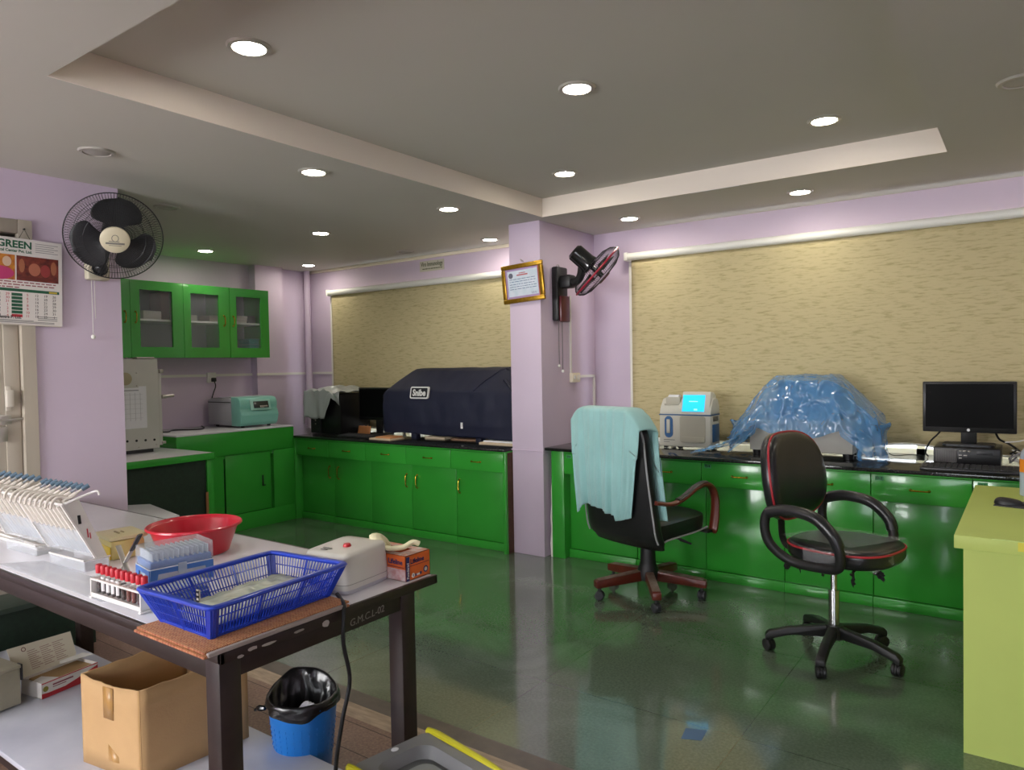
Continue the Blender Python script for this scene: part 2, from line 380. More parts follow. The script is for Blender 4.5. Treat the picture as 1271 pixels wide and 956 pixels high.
# ------------------------------------------------------------------ light: daylight through the windows
w = bpy.data.worlds.new('daylight'); scene.world = w; w.use_nodes = True
bg = w.node_tree.nodes['Background']; bg.inputs[0].default_value = (.86, .93, 1, 1); bg.inputs[1].default_value = WORLD_S
def area(name, loc, target, sx, sy, power, col):
    l = bpy.data.lights.new(name, 'AREA'); l.shape = 'RECTANGLE'; l.size = sx; l.size_y = sy; l.energy = power; l.color = col
    o = bpy.data.objects.new(name, l); COL.objects.link(o); o.location = loc
    o.rotation_euler = (Vector(target)-Vector(loc)).to_track_quat('-Z', 'Y').to_euler(); return o
area('window_daylight', (-3.2, YB-.3, 1.6), (-2.4, 2, 1.1), 2.0, 1.35, DAY_1, (1, .985, .96))
area('window_daylight_2', (1.1, YB-.3, 1.6), (.6, 2, 1.1), 2.2, 1.35, DAY_2, (1, .985, .96))
vs = scene.view_settings; vs.view_transform = 'Standard'; vs.look = 'None'; vs.gamma = 1; vs.exposure = EXPO; vs.use_curve_mapping = False
# ------------------------------------------------------------------ green counters
M_GREEN = mat('glossy_green_enamel', '3ba83a', rough=.22, coat=.3, noise_s=2.2, noise_a=.10)
M_GREEN_D = mat('green_board_panel', '22362a', rough=.6, noise_s=40, noise_a=.25)
M_GRANITE = mat('black_granite', '2c2f2e', rough=.12, noise_s=140, col2='141615', spec=.6)
M_LAM = mat('white_laminate', 'e4e3ea', rough=.22, noise_s=3, noise_a=.05)
M_BRASS = mat('brass', 'c9a13a', rough=.25, metal=1)
M_PLY = mat('bare_plywood_edge', '5c3c28', rough=.7, noise_s=20, noise_a=.3)
M_LABEL = mat('dark_sticker', '14422a', rough=.4)
M_INK = mat('black_ink', '101418', rough=.5)
M_GAP_SHADE = mat('gap_shade', '0b2a0f', rough=.7)  # near-black green that paints shade into gaps and notches
def handle(p, ax, L=.09, m=None):
    """small arched brass pull; p = centre on the face (face toward -y for 'x'/'z', +x for 'X'/'Z'), ax = direction it runs"""
    p = Vector(p); n = Vector((0, -1, 0)) if ax in 'xz' else Vector((1, 0, 0))
    d = {'x': Vector((1, 0, 0)), 'z': Vector((0, 0, 1)), 'X': Vector((0, 1, 0)), 'Z': Vector((0, 0, 1))}[ax]
    pts = smooth([p-d*L/2+n*.001, p-d*L*.4+n*.017, p+n*.021, p+d*L*.4+n*.017, p+d*L/2+n*.001], 5)
    b = B().tube(pts, [.0045 if 3 < i < len(pts)-4 else .006 for i in range(len(pts))], 8)
    b.sph(p-d*L/2, .009, 10).sph(p+d*L/2, .009, 10)
    return b
def base_unit(x0, x1, yf, yd, yb, zt, label, group, tagname, zd0, zd1, doors, post=None):
    """base unit seen from -y: carcass, drawer with pull and number sticker, door below, plinth"""
    t = thing('base_cabinet', label, 'cabinet', ((x0+x1)/2, yf, 0), group=group)
    g = .0022
    b = B(); b.box((x0+.001, yd+.02, .0), (x1-.001, yb, zd0-.005)); b.box((x0+.001, yf+.02, zd0-.005), (x1-.001, yb, zt-.001)); b.box((x0+.001, yf, zd1+.003), (x1-.001, yf+.02, zt-.001))
    put('carcass', b, M_GREEN, t, world=True)
    put('plinth', B().box((x0+.001, yd-.018, 0), (x1-.001, yd+.02, .06), bev=.003), M_GREEN, t, world=True)
    dr = put('drawer', B().box((x0+g, yf, zd0), (x1-g, yf+.02, zd1), bev=.002), M_GREEN, t, world=True)
    put('handle', handle(((x0+x1)/2, yf, (zd0+zd1)/2-.002), 'x'), M_BRASS, dr, world=True)
    if tagname:
        M = frame((x0+.045, yf-.0012, zd1-.022), (1, 0, 0), (0, 0, 1))
        put('number_sticker', B().box((x0+.022, yf-.001, zd1-.035), (x0+.068, yf, zd1-.009)), mat('sticker_%s' % tagname, '3d9a55', rough=.35), dr, world=True)
        text('lettering', tagname, M, .02, M_INK, dr, bold=.0006)
    d = put('door', B().box((x0+g, yd, .064), (x1-g, yd+.02, zd0-.012), bev=.002), M_GREEN, t, world=True)
    for hx in doors:
        put('door_handle', handle((hx, yd, zd0-.15), 'z', .11), M_BRASS, d, world=True)
    return t
# right run (under the long blind)
RX = [-2.80, -2.25, -1.748, -1.244, -.742, -.25, .25, .75]
wher = ['left end, behind the towel draped chair', 'under the analyser with the blue screen', 'left of the red piped chair', 'behind the backrest of the red piped chair', 'below the gap between blue cover and computer', 'under the computer keyboard', 'hidden mostly behind the lime desk']
for i in range(7):
    base_unit(RX[i], RX[i+1], 4.52, 4.60, 5.26, .80, 'green counter cabinet unit, %s' % wher[i], 'green units of the long counter', 'D-%d' % (6-i) if i < 6 else None, .635, .786, [])
p = thing('counter_end_post', 'green square end post of the long counter against the lilac pillar', 'end panel', (-2.85, 4.52, 0))
put('post', B().box((-2.91, 4.52, 0), (-2.802, 5.26, .80), bev=.003), M_GREEN, p, world=True)
put('plaster_edge', B().prism([(-2.925, 0), (-2.911, 0), (-2.911, .56), (-2.918, .5), (-2.915, .4), (-2.926, .3), (-2.92, .2), (-2.93, .1)], 'y', 4.522, 4.6), M_WHITE, p, world=True)
o = put('granite_worktop', B().box((-2.947, 4.485, .801), (.76, 5.283, .824), bev=.004), M_GRANITE)
tag(o, 'long black granite worktop on the green counter under the long blind', 'worktop')
# alcove run
AX = [-5.745, -5.28, -4.78, -4.285, -3.79, -3.265]
wa = ['leftmost, below the silver cloth', 'second from left, below the dark monitor', 'third from left, below the emblem of the navy cover', 'fourth from left, below the navy cover', 'right end, beside the lilac pillar']
for i in range(5):
    dh = {0: [AX[1]-.06], 1: [AX[1]+.06], 2: [AX[3]-.06], 3: [AX[3]+.06], 4: [AX[4]+.035]}[i]
    base_unit(AX[i], AX[i+1], 4.39, 4.46, 5.15, .785, 'green alcove cabinet unit, %s' % wa[i], 'green units of the alcove counter', None, .622, .768, dh)
p = thing('counter_end_post', 'narrow green end panel of the alcove counter with a worn brown edge', 'end panel', (-3.23, 4.39, 0))
put('post', B().box((-3.264, 4.385, 0), (-3.238, 5.15, .785), bev=.002), M_GREEN, p, world=True)
put('plywood_edge', B().box((-3.2365, 4.41, 0), (-3.234, 5.15, .775)), M_PLY, p, world=True)
o = put('granite_worktop', B().box((-5.745, 4.36, .786), (-3.236, 5.175, .808), bev=.004), M_GRANITE)
tag(o, 'black granite worktop of the alcove counter beneath the navy cover', 'worktop')
# higher counter on the left wall (centrifuge stands on it)
t = thing('base_cabinet', 'green left wall counter with sliding doors and a deep apron under the centrifuge', 'cabinet', (-6.1, 3.8, 0))
b = B()
b.box((-6.49, 3.20, 0), (-5.79, 4.355, .66)); b.box((-6.49, 3.20, .66), (-5.77, 4.355, .893))
put('carcass', b, M_GREEN, t, world=True)
put('apron', B().box((-5.77, 3.20, .695), (-5.75, 4.37, .893), bev=.002), M_GREEN, t, world=True)
b = B().box((-5.79, 3.20, 0), (-5.752, 4.37, .15), bev=.002).box((-5.79, 4.14, .15), (-5.752, 4.37, .69), bev=.002).box((-5.79, 3.20, .15), (-5.752, 3.625, .69), bev=.002)
put('front_frame', b, M_GREEN, t, world=True)
put('slot_shade', B().box((-5.791, 3.628, .155), (-5.7895, 4.135, .688)), M_GAP_SHADE, t, world=True)  # dark sheet standing in for the shade beside the sliding door
dd = put('sliding_door', B().box((-5.784, 3.65, .155), (-5.766, 4.115, .685), bev=.002), M_GREEN, t, world=True)
put('finger_pull', B().box((-5.767, 4.02, .37), (-5.762, 4.035, .47)).box((-5.767, 4.02, .37), (-5.762, 4.055, .38)), M_GAP_SHADE, dd, world=True)  # notch drawn as strips in the painted shade colour
p = thing('counter_end_post', 'green corner filler between the left wall counter and the alcove counter', 'end panel', (-5.77, 4.42, 0))
put('post', B().box((-5.80, 4.376, 0), (-5.7465, 4.5, .785), bev=.002), M_GREEN, p, world=True)
o = put('laminate_worktop', B().box((-6.49, 3.20, .894), (-5.75, 4.37, .908), bev=.003), M_LAM)
tag(o, 'white laminate worktop of the higher left counter under the centrifuge', 'worktop')
# lower counter end by the wing wall
t = thing('lower_counter', 'lower green edged counter with a dark green board front, under the white cabinet', 'counter', (-5.8, 2.65, 0))
put('top', B().box((-6.49, 2.13, .782), (-5.19, 3.19, .802), bev=.003), M_LAM, t, world=True)
put('edge_band', B().box((-5.20, 2.13, .752), (-5.178, 3.19, .803), bev=.003).box((-5.28, 3.19, .752), (-5.178, 3.196, .803)), M_GREEN, t, world=True)
put('front_board', B().box((-5.24, 2.13, 0), (-5.21, 3.13, .752)), M_GREEN_D, t, world=True)
put('end_post', B().box((-5.24, 3.132, 0), (-5.195, 3.186, .752), bev=.002), M_GREEN, t, world=True)
put('bare_edge', B().box((-5.196, 3.115, 0), (-5.19, 3.135, .5)), mat('worn_orange_edge', '9a6a44', rough=.7), t, world=True)
# wall cabinet with glass doors
M_CABGLASS = mat('cabinet_glass', 'dfe6ea', rough=.03, alpha=.09)
M_CABIN = mat('grey_cabinet_lining', 'a5a7b0', rough=.6)
M_SHELF = mat('white_shelf_edge', 'e0e0e0', rough=.5)
cab = thing('wall_cabinet', 'green wall cabinet with three glazed doors and brass pulls', 'cabinet', (-6.3, 3.6, 1.56))
b = B(); x0, xf, y0, y1, z0, z1 = -6.495, -6.122, 2.52, 4.375, 1.565, 2.217
b.box((x0, y0, z0), (xf, y1, z0+.018)).box((x0, y0, z1-.018), (xf, y1, z1)).box((x0, y0, z0), (xf, y0+.018, z1)).box((x0, y1-.018, z0), (xf, y1, z1))
for yy in (3.03, 3.95): b.box((x0, yy-.009, z0+.018), (xf, yy+.009, z1-.018))
put('carcass', b, M_GREEN, cab, world=True)
put('back_lining', B().box((x0, y0+.018, z0+.018), (x0+.01, y1-.018, z1-.018)), M_CABIN, cab, world=True)
put('shelf', B().box((x0+.01, 3.04, 1.882), (-6.15, 3.94, 1.898)), M_SHELF, cab, world=True)
put('shelf', B().box((x0+.01, 3.96, 1.882), (-6.15, 4.356, 1.898)), M_SHELF, cab, world=True)
def cab_door(ya, yb, ga, gb, hy):
    b = B(); xa, xb = -6.121, -6.10
    za, zb, g0, g1 = 1.563, 2.219, 1.655, 2.14
    b.box((xa, ya, za), (xb, ga, zb)).box((xa, gb, za), (xb, yb, zb)).box((xa, ga, za), (xb, gb, g0)).box((xa, ga, g1), (xb, gb, zb))
    d = put('door', b, M_GREEN, cab, world=True)
    put('glass', B().box((-6.115, ga, g0), (-6.111, gb, g1)), M_CABGLASS, d, world=True)
    put('handle', handle((-6.10, hy, 1.905), 'Z', .09), M_BRASS, d, world=True)
cab_door(3.032, 3.495, 3.11, 3.395, 3.072); cab_door(3.498, 3.948, 3.565, 3.84, 3.89); cab_door(3.953, 4.378, 4.022, 4.287, 3.985)
d = put('door', B().box((-6.121, 2.53, 1.563), (-6.10, 3.029, 2.219)), M_GREEN, cab, world=True)
put('handle', handle((-6.10, 2.984, 1.905), 'Z', .09), M_BRASS, d, world=True)
# contents of the wall cabinet
M_CARTON = mat('white_carton', 'dcd8d2', rough=.6); M_MAROON = mat('maroon_carton', '7c3038', rough=.6); M_TEAL = mat('teal_plastic', '1f8f84', rough=.4); M_DK = mat('dark_plastic', '25262a', rough=.4)
def cbox(name, label, a, bb, m, group=None, lid=None):
    t = tag(put(name, B().box(a, bb, bev=.003), m), label, 'box', group); return t
cbox('carton', 'white carton lying at the left of the top shelf, first cabinet door', (-6.42, 3.20, 1.899), (-6.22, 3.36, 1.975), M_CARTON)
cbox('carton', 'maroon and white carton at the back of the top shelf, first cabinet door', (-6.46, 3.38, 1.899), (-6.26, 3.455, 2.15), M_MAROON)
cbox('carton', 'tall white carton beside the maroon one, first cabinet door', (-6.44, 3.46, 1.899), (-6.25, 3.56, 2.14), M_CARTON)
cbox('carton', 'beige carton on the top shelf behind the middle cabinet door', (-6.42, 3.82, 1.899), (-6.22, 3.93, 1.96), mat('beige_carton', 'b3a898', rough=.7))
cbox('carton', 'small white carton on the top shelf, left in the middle door', (-6.40, 3.66, 1.899), (-6.28, 3.73, 1.96), M_CARTON)
cbox('carton', 'flat white carton on the cabinet floor, middle door', (-6.40, 3.66, 1.584), (-6.22, 3.82, 1.60), M_CARTON)
for k in range(3):
    cbox('booklet', ['lowest', 'middle', 'topmost'][k]+' of three white booklets on the right cabinet shelf', (-6.42, 4.10+.006*k, 1.899+.024*k), (-6.23, 4.22+.004*k, 1.922+.024*k), M_CARTON, 'booklets in the wall cabinet')
cbox('carton', 'dark box beside the booklets on the right cabinet shelf', (-6.42, 4.25, 1.899), (-6.26, 4.34, 1.98), M_DK)
cbox('carton', 'white box on the floor of the right cabinet', (-6.40, 4.11, 1.584), (-6.22, 4.21, 1.655), M_CARTON)
for k in range(3):
    b = B().box((-6.40, 4.235, 1.584+.056*k), (-6.22, 4.345, 1.639+.056*k), bev=.006).box((-6.405, 4.23, 1.627+.056*k), (-6.215, 4.35, 1.637+.056*k), bev=.003)
    tag(put('teal_tray', b, M_TEAL), ['lowest', 'middle', 'topmost'][k]+' of the stacked teal trays in the right cabinet', 'tray', 'teal trays in the wall cabinet')
# white oven-like cabinet on the lower counter
M_APPL = mat('aged_white_enamel', 'c9c9c2', rough=.45, noise_s=6, noise_a=.07)
t = thing('lab_oven', 'tall aged white incubator box with a vent dial and paper sheet, beside the wing wall', 'incubator', (-5.95, 2.7, .803))
put('body', B().box((-6.35, 2.35, .83), (-5.69, 3.03, 1.545), bev=.006), M_APPL, t, world=True)
put('base_feet', B().box((-6.33, 2.40, .8035), (-5.70, 2.98, .83)), M_DK, t, world=True)
put('top_hinge', B().box((-5.75, 2.86, 1.545), (-5.68, 3.0, 1.56), bev=.003).cyl((-5.72, 2.8, 1.55), (-5.72, 2.8, 1.558), .008), M_STEEL, t, world=True)
put('front_door', B().box((-6.34, 3.031, .85), (-5.70, 3.062, 1.46), bev=.006), M_APPL, t, world=True)
put('latch', B().box((-5.72, 3.06, 1.225), (-5.69, 3.10, 1.255), bev=.004).cyl((-5.70, 3.07, 1.24), (-5.70, 3.16, 1.245), .012).box((-5.72, 3.05, .86), (-5.69, 3.08, .88)).box((-5.72, 3.04, 1.43), (-5.68, 3.07, 1.46), bev=.003), M_STEEL, t, world=True)
MX = Matrix.Translation((-5.69, 2.77, 1.39)) @ Matrix.Rotation(PI/2, 4, 'Y')
v = put('vent_plate', B().box((-5.691, 2.70, 1.32), (-5.684, 2.87, 1.45), bev=.003), M_APPL, t, world=True)
put('vent_dial', B().lathe([(0, .012), (.035, .012), (.045, .008), (.05, .006)], 28, M=MX), mat('beige_dial', 'a89e80', rough=.5), v, world=True)
put('screws', B().sph((-5.683, 2.855, 1.335), .005, 8).sph((-5.683, 2.855, 1.435), .005, 8), M_STEEL, v, world=True)
for k in range(4):
    put('vent_hole', B().cyl((-5.6905, 2.772+.071*k, .905-.002*k), (-5.6885, 2.772+.071*k, .905-.002*k), .0095, seg=16), M_INK, t, world=True)
put('door_edge_screws', B().sph((-5.689, 3.0, .86), .005, 8).sph((-5.689, 2.86, .85), .005, 8), M_STEEL, t, world=True)
M_PAPER = mat('paper', 'e2e4e8', rough=.7)
pp = thing('paper_sheet', 'white printed sheet taped to the side of the incubator box', 'paper', (-5.688, 2.8, 1.1))
put('sheet', B().box((-5.6885, 2.69, 1.0), (-5.687, 2.93, 1.33)), M_PAPER, pp, world=True)
b = B()
for k in range(5): b.box((-5.6869, 2.72+.04*k, 1.06), (-5.6866, 2.722+.04*k, 1.28))
for k in range(6): b.box((-5.6869, 2.72, 1.08+.037*k), (-5.6866, 2.90, 1.0812+.037*k))
b.box((-5.6869, 2.74, 1.295), (-5.6866, 2.87, 1.303))
put('printed_lines', b, mat('grey_ink', '9a9ca2', rough=.7), pp, world=True)
# centrifuge
M_TEALP = mat('mint_plastic', '86c9ba', rough=.35); M_CBODY = mat('grey_white_plastic', 'b4b3ba', rough=.45)
t = thing('centrifuge', 'mint fronted bench centrifuge with a dark display, on the left counter', 'centrifuge', (-6.1, 4.08, .909))
prof = [(-6.41, .93), (-6.02, .93), (-6.02, 1.16), (-6.05, 1.185), (-6.41, 1.165)]
put('body', B().prism(prof, 'y', 3.89, 4.27, bev=.008), M_CBODY, t, world=True)
fp = [(-6.02, .925), (-5.90, .925), (-5.875, .95), (-5.855, 1.02), (-5.865, 1.055)]+[(-5.93+.055*math.cos(a), 1.12+.07*math.sin(a)) for a in (-.5, -.1, .3, .7, 1.1, 1.5)]+[(-6.02, 1.195)]
put('front_cover', B().prism(fp, 'y', 3.885, 4.285, bev=.006), M_TEALP, t, world=True)
pv = [(-5.868, 1.065), (-5.873, 1.135), (-5.89, 1.165)]
Mp = frame((-5.8655, 4.10, 1.115), (0, 1, 0), (-.24, 0, .97))
pn = put('control_panel', B().box((-.12, -.05, -.004), (.10, .052, .006), bev=.005, M=Mp), mat('mint_plastic_light', 'a4d8cb', rough=.35), t, world=True)
put('display', B().box((-.085, -.03, .006), (.075, .034, .009), bev=.003, M=Mp), mat('display_dark', '303634', rough=.2), pn, world=True)
b = B()
for k in range(6): b.box((-.02+.014*k, -.02, .009), (-.011+.014*k, -.008, .011), M=Mp)
b.box((-.02, -.026, .009), (.02, -.023, .0105), M=Mp)
put('buttons', b, M_PALE, pn, world=True)
put('lid', B().prism([(-6.40, 1.166), (-6.05, 1.187), (-6.06, 1.20), (-6.39, 1.18)], 'y', 3.91, 4.25, bev=.004), M_CBODY, t, world=True)
put('lid_seam', B().box((-6.40, 3.887, 1.14), (-6.03, 3.8895, 1.148)), M_DK, t, world=True)
for x, y in ((-5.94, 4.23), (-5.94, 3.95), (-6.35, 4.22), (-6.35, 3.95)): put('foot', B().cyl((x, y, .909), (x, y, .93), .016), M_DK, t, world=True)
# socket and lead on the left wall
t = thing('wall_socket', 'white wall socket under the green cabinet with a black plug', 'socket', (-6.5, 3.98, 1.37))
put('plate', B().box((-6.50, 3.935, 1.325), (-6.468, 4.025, 1.425), bev=.006), M_WHITE, t, world=True)
pg = put('plug', B().box((-6.468, 3.965, 1.335), (-6.43, 4.005, 1.375), bev=.008), M_INK, t, world=True)
put('lead', B().tube(smooth([(-6.44, 3.985, 1.34), (-6.43, 3.99, 1.29), (-6.45, 3.975, 1.22), (-6.47, 3.97, 1.14), (-6.47, 3.99, 1.0), (-6.46, 3.99, .914)], 6), .005, 8), M_INK, pg, world=True)
o = put('power_lead', B().tube(smooth([(-6.44, 3.84, .915), (-6.2, 3.72, .915), (-6.1, 3.6, .916), (-6.25, 3.45, .915), (-6.1, 3.32, .916), (-6.3, 3.25, .915)], 8), .0055, 8), M_INK)
tag(o, 'black power lead lying on the white worktop left of the centrifuge', 'cable')
# ------------------------------------------------------------------ things on the alcove worktop
ZL = .809
M_NAVY = mat('navy_cover_cloth', '11163040'[:6], rough=.6, bump=.15, bump_s=18)
M_BLK = mat('black_plastic', '141416', rough=.35); M_SCR = mat('dark_screen', '070708', rough=.3, spec=.08)
M_SILV = mat('silver_cloth', 'b9bfbe', rough=.35, metal=.25, bump=.1, bump_s=25)
# machine under the navy cover (only its feet and base show)
t = thing('analyser_base', 'dark machine base on stubby feet showing beneath the navy cover', 'machine', (-4.0, 4.8, ZL))
for x in (-4.42, -3.69):
    for y in (4.66, 4.96): put('foot', B().box((x-.03, y-.03, ZL), (x+.03, y+.03, .87), bev=.004), M_NAVY, t, world=True)
put('base', B().box((-4.66, 4.66, .87), (-3.40, 4.99, 1.15)), M_DK, t, world=True)
# the cover: a soft hood, sloping front upper half, wrinkled skirt
def navy(u, v):
    # u along x, v from bottom front, up over the top to the bottom back
    xa, xb = -4.765, -3.315
    x = xa+(xb-xa)*u
    prof = [(4.615, .862), (4.60, .95), (4.605, 1.10), (4.62, 1.235), (4.70, 1.32), (4.80, 1.405), (4.85, 1.425), (4.95, 1.43), (5.015, 1.415), (5.03, 1.2), (5.035, .88)]
    s = v*(len(prof)-1); i = min(int(s), len(prof)-2); f = s-i
    y = prof[i][0]*(1-f)+prof[i+1][0]*f; z = prof[i][1]*(1-f)+prof[i+1][1]*f
    hi = max(0, min(1, (z-1.2)/.22))
    # ends pull in toward the ridge
    xm = -4.0
    if x < -4.2: x = x + hi*.20*((-4.2-x)/.565)
    if x > -3.75: x = x
    w = .010*nz(x*4, z*5, 1)+.006*nz(x*11, z*7, 4)
    return Vector((x, y-w*(1 if v < .6 else -1), z+.006*nz(x*6, y*5, 8)-(.02*u if v < .05 else 0)+.012*nz(x*5, 3, v*2)*(1 if v < .12 else 0)))
b = B().sheet(navy, 60, 60)
# closed ends
def end(u0, sgn):
    def f(a, v):
        p = navy(u0, v); q = Vector((p.x+sgn*.012*math.sin(a*PI), 4.84, .9 if p.z < .95 else p.z*.5+.62))
        c = Vector((p.x, 4.84, 1.15))
        r = p.lerp(c, a); r.x = p.x*(1-a)+(navy(u0, .3).x+.03*sgn)*a+sgn*.015*nz(r.y*9, r.z*9, 2)
        return r
    return f
b.sheet(end(0, -1), 8, 60).sheet(end(1, 1), 8, 60)
cov = thing('machine_cover', 'navy blue cloth cover with a white framed emblem over a bench machine', 'cover', (-4.0, 4.83, .86))
put('hood', b, M_NAVY, cov, world=True, solid=.004, sharp=60)
# raised seam and the pleats at the right
seam = [navy(.80+.0*k, .30+.02*k) for k in range(18)]
put('seam', B().tube([navy(.88-.20*max(0, (.62-k/30))/.4, k/30)+Vector((0, -.004, .002)) for k in range(9, 19)], .006, 6).tube([navy(.86+.13*k/8, .545-.022*k)+Vector((0, -.006, .004)) for k in range(9)], .012, 6).tube([navy(.90+.09*k/8, .40-.012*k)+Vector((0, -.006, .004)) for k in range(9)], .012, 6), M_NAVY, cov, world=True)
Me = frame((-4.305, 4.595, 1.22), (1, 0, 0), (0, .06, 1)) @ Matrix(((1, .12, 0, 0), (0, 1, 0, 0), (0, 0, 1, 0), (0, 0, 0, 1)))
em = put('emblem', B().prism(rrect(.215, .105, .018), 'z', -.012, .003, M=Me), mat('emblem_white', 'e4e4e0', rough=.5), cov, world=True)
put('emblem_field', B().prism(rrect(.188, .082, .008), 'z', .003, .0045, M=Me), mat('emblem_black', '15171f', rough=.5), em, world=True)
text('lettering', 'Snibe', Me @ Matrix.Translation((0, -.003, .005)), .077, MATS['emblem_white'], em, bold=.0028, sx=.92)
put('care_tag', B().box((-3.842, 4.588, .925), (-3.822, 4.594, .975)), MATS['emblem_white'], cov, world=True)
# tower and silver cloth
t = thing('computer_tower', 'black computer tower at the left end of the alcove worktop, half under a silver cloth', 'computer', (-5.5, 4.75, ZL))
put('case', B().box((-5.79, 4.62, ZL), (-5.36, 5.0, 1.20), bev=.006), M_BLK, t, world=True)
put('front_bezel', B().box((-5.785, 4.605, ZL+.005), (-5.64, 4.62, 1.19), bev=.005), M_DK, t, world=True)
put('ports', B().box((-5.72, 4.603, .93), (-5.705, 4.606, .945)).box((-5.72, 4.603, .895), (-5.705, 4.606, .91)), M_STEEL, t, world=True)
def silver(u, v):
    x = -5.83+.53*u; s = v
    y = 4.57+.44*max(0, (s-.36)/.64)
    drop = max(0, (.36-s)/.36)
    edge = .185+.03*math.sin(PI*min(1, u/.7))-.13*max(0, min(1, (u-.58)/.2))+.04*max(0, (u-.8)/.2)
    z = 1.215+.035*nz(u*4, v*4, 5)+.03*math.sin(u*2.6+.3)+.018*nz(u*8, v*7, 13)*min(1, s/.4) - drop*edge*1.35
    z += .012*nz(u*13, v*9, 2)
    y = y+(.025*nz(u*7, v*3, 7)-.015)*(1 if s < .36 else .2)
    if u < .06: z -= (.06-u)*2.0
    return Vector((x, min(y, 5.02), max(z, 1.213 if s > .40 else .9)))
sc = put('silver_cloth', B().sheet(silver, 50, 44), M_SILV, solid=.003, sharp=60)
tag(sc, 'crumpled silver cloth thrown over the black computer tower', 'cloth')
# monitor half behind the navy cover
def monitor(name, label, x0, x1, y, z0, z1, zb, stand_z, logo=False, lean=.03):
    t = thing(name, label, 'monitor', ((x0+x1)/2, y, stand_z))
    put('housing', B().box((x0, y, z0), (x1, y+.035, z1), bev=.006), M_BLK, t, world=True)
    put('screen', B().box((x0+.016, y-.0012, z0+.03), (x1-.016, y+.002, z1-.014)), M_SCR, t, world=True)
    xc = (x0+x1)/2
    put('neck', B().box((xc-.04, y+.03, stand_z+.012), (xc+.04, y+.055, z0+.12), bev=.004), M_BLK, t, world=True)
    put('foot', B().prism(rrect(.26, .17, .03, cx=xc, cy=y+.03), 'z', stand_z, stand_z+.012), M_DK, t, world=True)
    if logo: put('logo_disc', B().cyl((xc+.0, y-.0015, z0+.0155), (xc, y+.001, z0+.0155), .0085, seg=20), mat('logo_silver', 'd8d8d8', rough=.3), t, world=True)
    return t
monitor('flat_monitor', 'dark flat monitor half hidden behind the navy cover in the alcove', -5.28, -4.80, 4.78, .945, 1.255, 0, ZL)
def keyboard(label, x0, x1, y0, y1, z):
    t = thing('keyboard', label, 'keyboard', ((x0+x1)/2, (y0+y1)/2, z))
    put('tray', B().prism([(y0, z), (y1, z), (y1, z+.022), (y0, z+.012)], 'x', x0, x1, bev=.003), M_BLK, t, world=True)
    b = B(); n = 18
    for r in range(5):
        ya = y0+.012+(y1-y0-.02)*r/5; zz = z+.012+.010*(ya-y0)/(y1-y0)
        for k in range(n):
            xa = x0+.01+(x1-x0-.02)*k/n
            b.box((xa+.001, ya, zz-.001), (xa+(x1-x0-.02)/n-.002, ya+(y1-y0-.02)/5-.003, zz+.007), bev=.002, seg=1)
    put('keys', b, M_DK, t, world=True); return t
keyboard('flat black keyboard in front of the half hidden alcove monitor', -5.22, -4.80, 4.45, 4.60, ZL)
# papers below the navy cover
M_PAPERS = mat('cream_paper', 'd6c2a4', rough=.7); 
for k, (x0, x1, y0, y1, z0, z1, m, lab) in enumerate((
    (-4.76, -4.50, 4.42, 4.60, ZL, .822, M_PAPERS, 'tan papers lying under the left of the navy cover'),
    (-4.70, -4.52, 4.44, 4.60, .8225, .835, mat('orange_paper', 'c98d5c', rough=.7), 'folded orange tinted paper on the tan papers by the navy cover'),
    (-4.35, -4.12, 4.70, 4.90, ZL, .83, M_PAPERS, 'cream paper bundle under the middle of the navy cover'),
    (-4.05, -3.75, 4.70, 4.95, ZL, .825, mat('brown_paper', '96755a', rough=.7), 'brown paper bundle between the feet of the navy covered machine'),
    (-3.62, -3.27, 4.55, 4.80, ZL, .826, M_PAPERS, 'cream papers at the right end of the alcove worktop'),
    (-3.60, -3.30, 4.58, 4.80, .8265, .838, M_PAPER, 'white papers stacked on the cream ones beside the pillar'))):
    tag(put('paper_stack', B().box((x0, y0, z0), (x1, y1, z1), bev=.001), m), lab, 'papers')
tag(put('snack_packet', B().sheet(lambda u, v: Vector((-5.17+.16*u, 4.66+.02*v, ZL+.002+.085*v+.012*nz(u*9, v*6, 3))), 16, 10), mat('copper_foil', 'b5764a', rough=.35, metal=.4), solid=.012), 'crinkled copper coloured packet under the alcove monitor', 'packet')
# ------------------------------------------------------------------ things on the long worktop
ZR = .825
M_AN = mat('cream_white_plastic', 'd4d2c6', rough=.38); M_ANB = mat('analyser_blue', '22609a', rough=.35); M_ANG = mat('analyser_panel', 'bcb8a8', rough=.4)
t = thing('electrolyte_analyser', 'small white analyser with a bright blue screen on the long worktop', 'analyser', (-2.0, 4.98, ZR))
x0, x1, y0, y1 = -2.20, -1.815, 4.88, 5.07
put('lower_case', B().box((x0, y0, ZR+.012), (x1, y1, 1.065), bev=.012), M_AN, t, world=True)
cp = [(4.882, 1.068), (5.068, 1.068), (5.068, 1.13)]+[(5.01+.05*math.cos(a), 1.125+.06*math.sin(a)) for a in (.3, .7, 1.1, 1.5)]+[(4.95, 1.18), (4.90, 1.12)]
put('upper_case', B().prism(cp, 'x', x0, x1, bev=.010), M_AN, t, world=True)
put('seam', B().box((x0-.001, y0-.0005, 1.063), (x1+.001, y1, 1.069)), M_ANB, t, world=True)
sp = [(4.885, 1.075), (5.0, 1.075), (5.03, 1.20), (4.99, 1.225), (4.925, 1.232)]
pod = put('screen_pod', B().prism(sp, 'x', -2.035, -1.825, bev=.008), M_AN, t, world=True)
Ms = frame((-1.944, 4.9015, 1.150), (1, 0, 0), (0, .26, 1))
s2 = put('blue_screen', B().box((-.082, -.060, -.002), (.080, .060, .0015), M=Ms), emat('lit_blue_screen', '18b4f4', .9), pod, world=True)
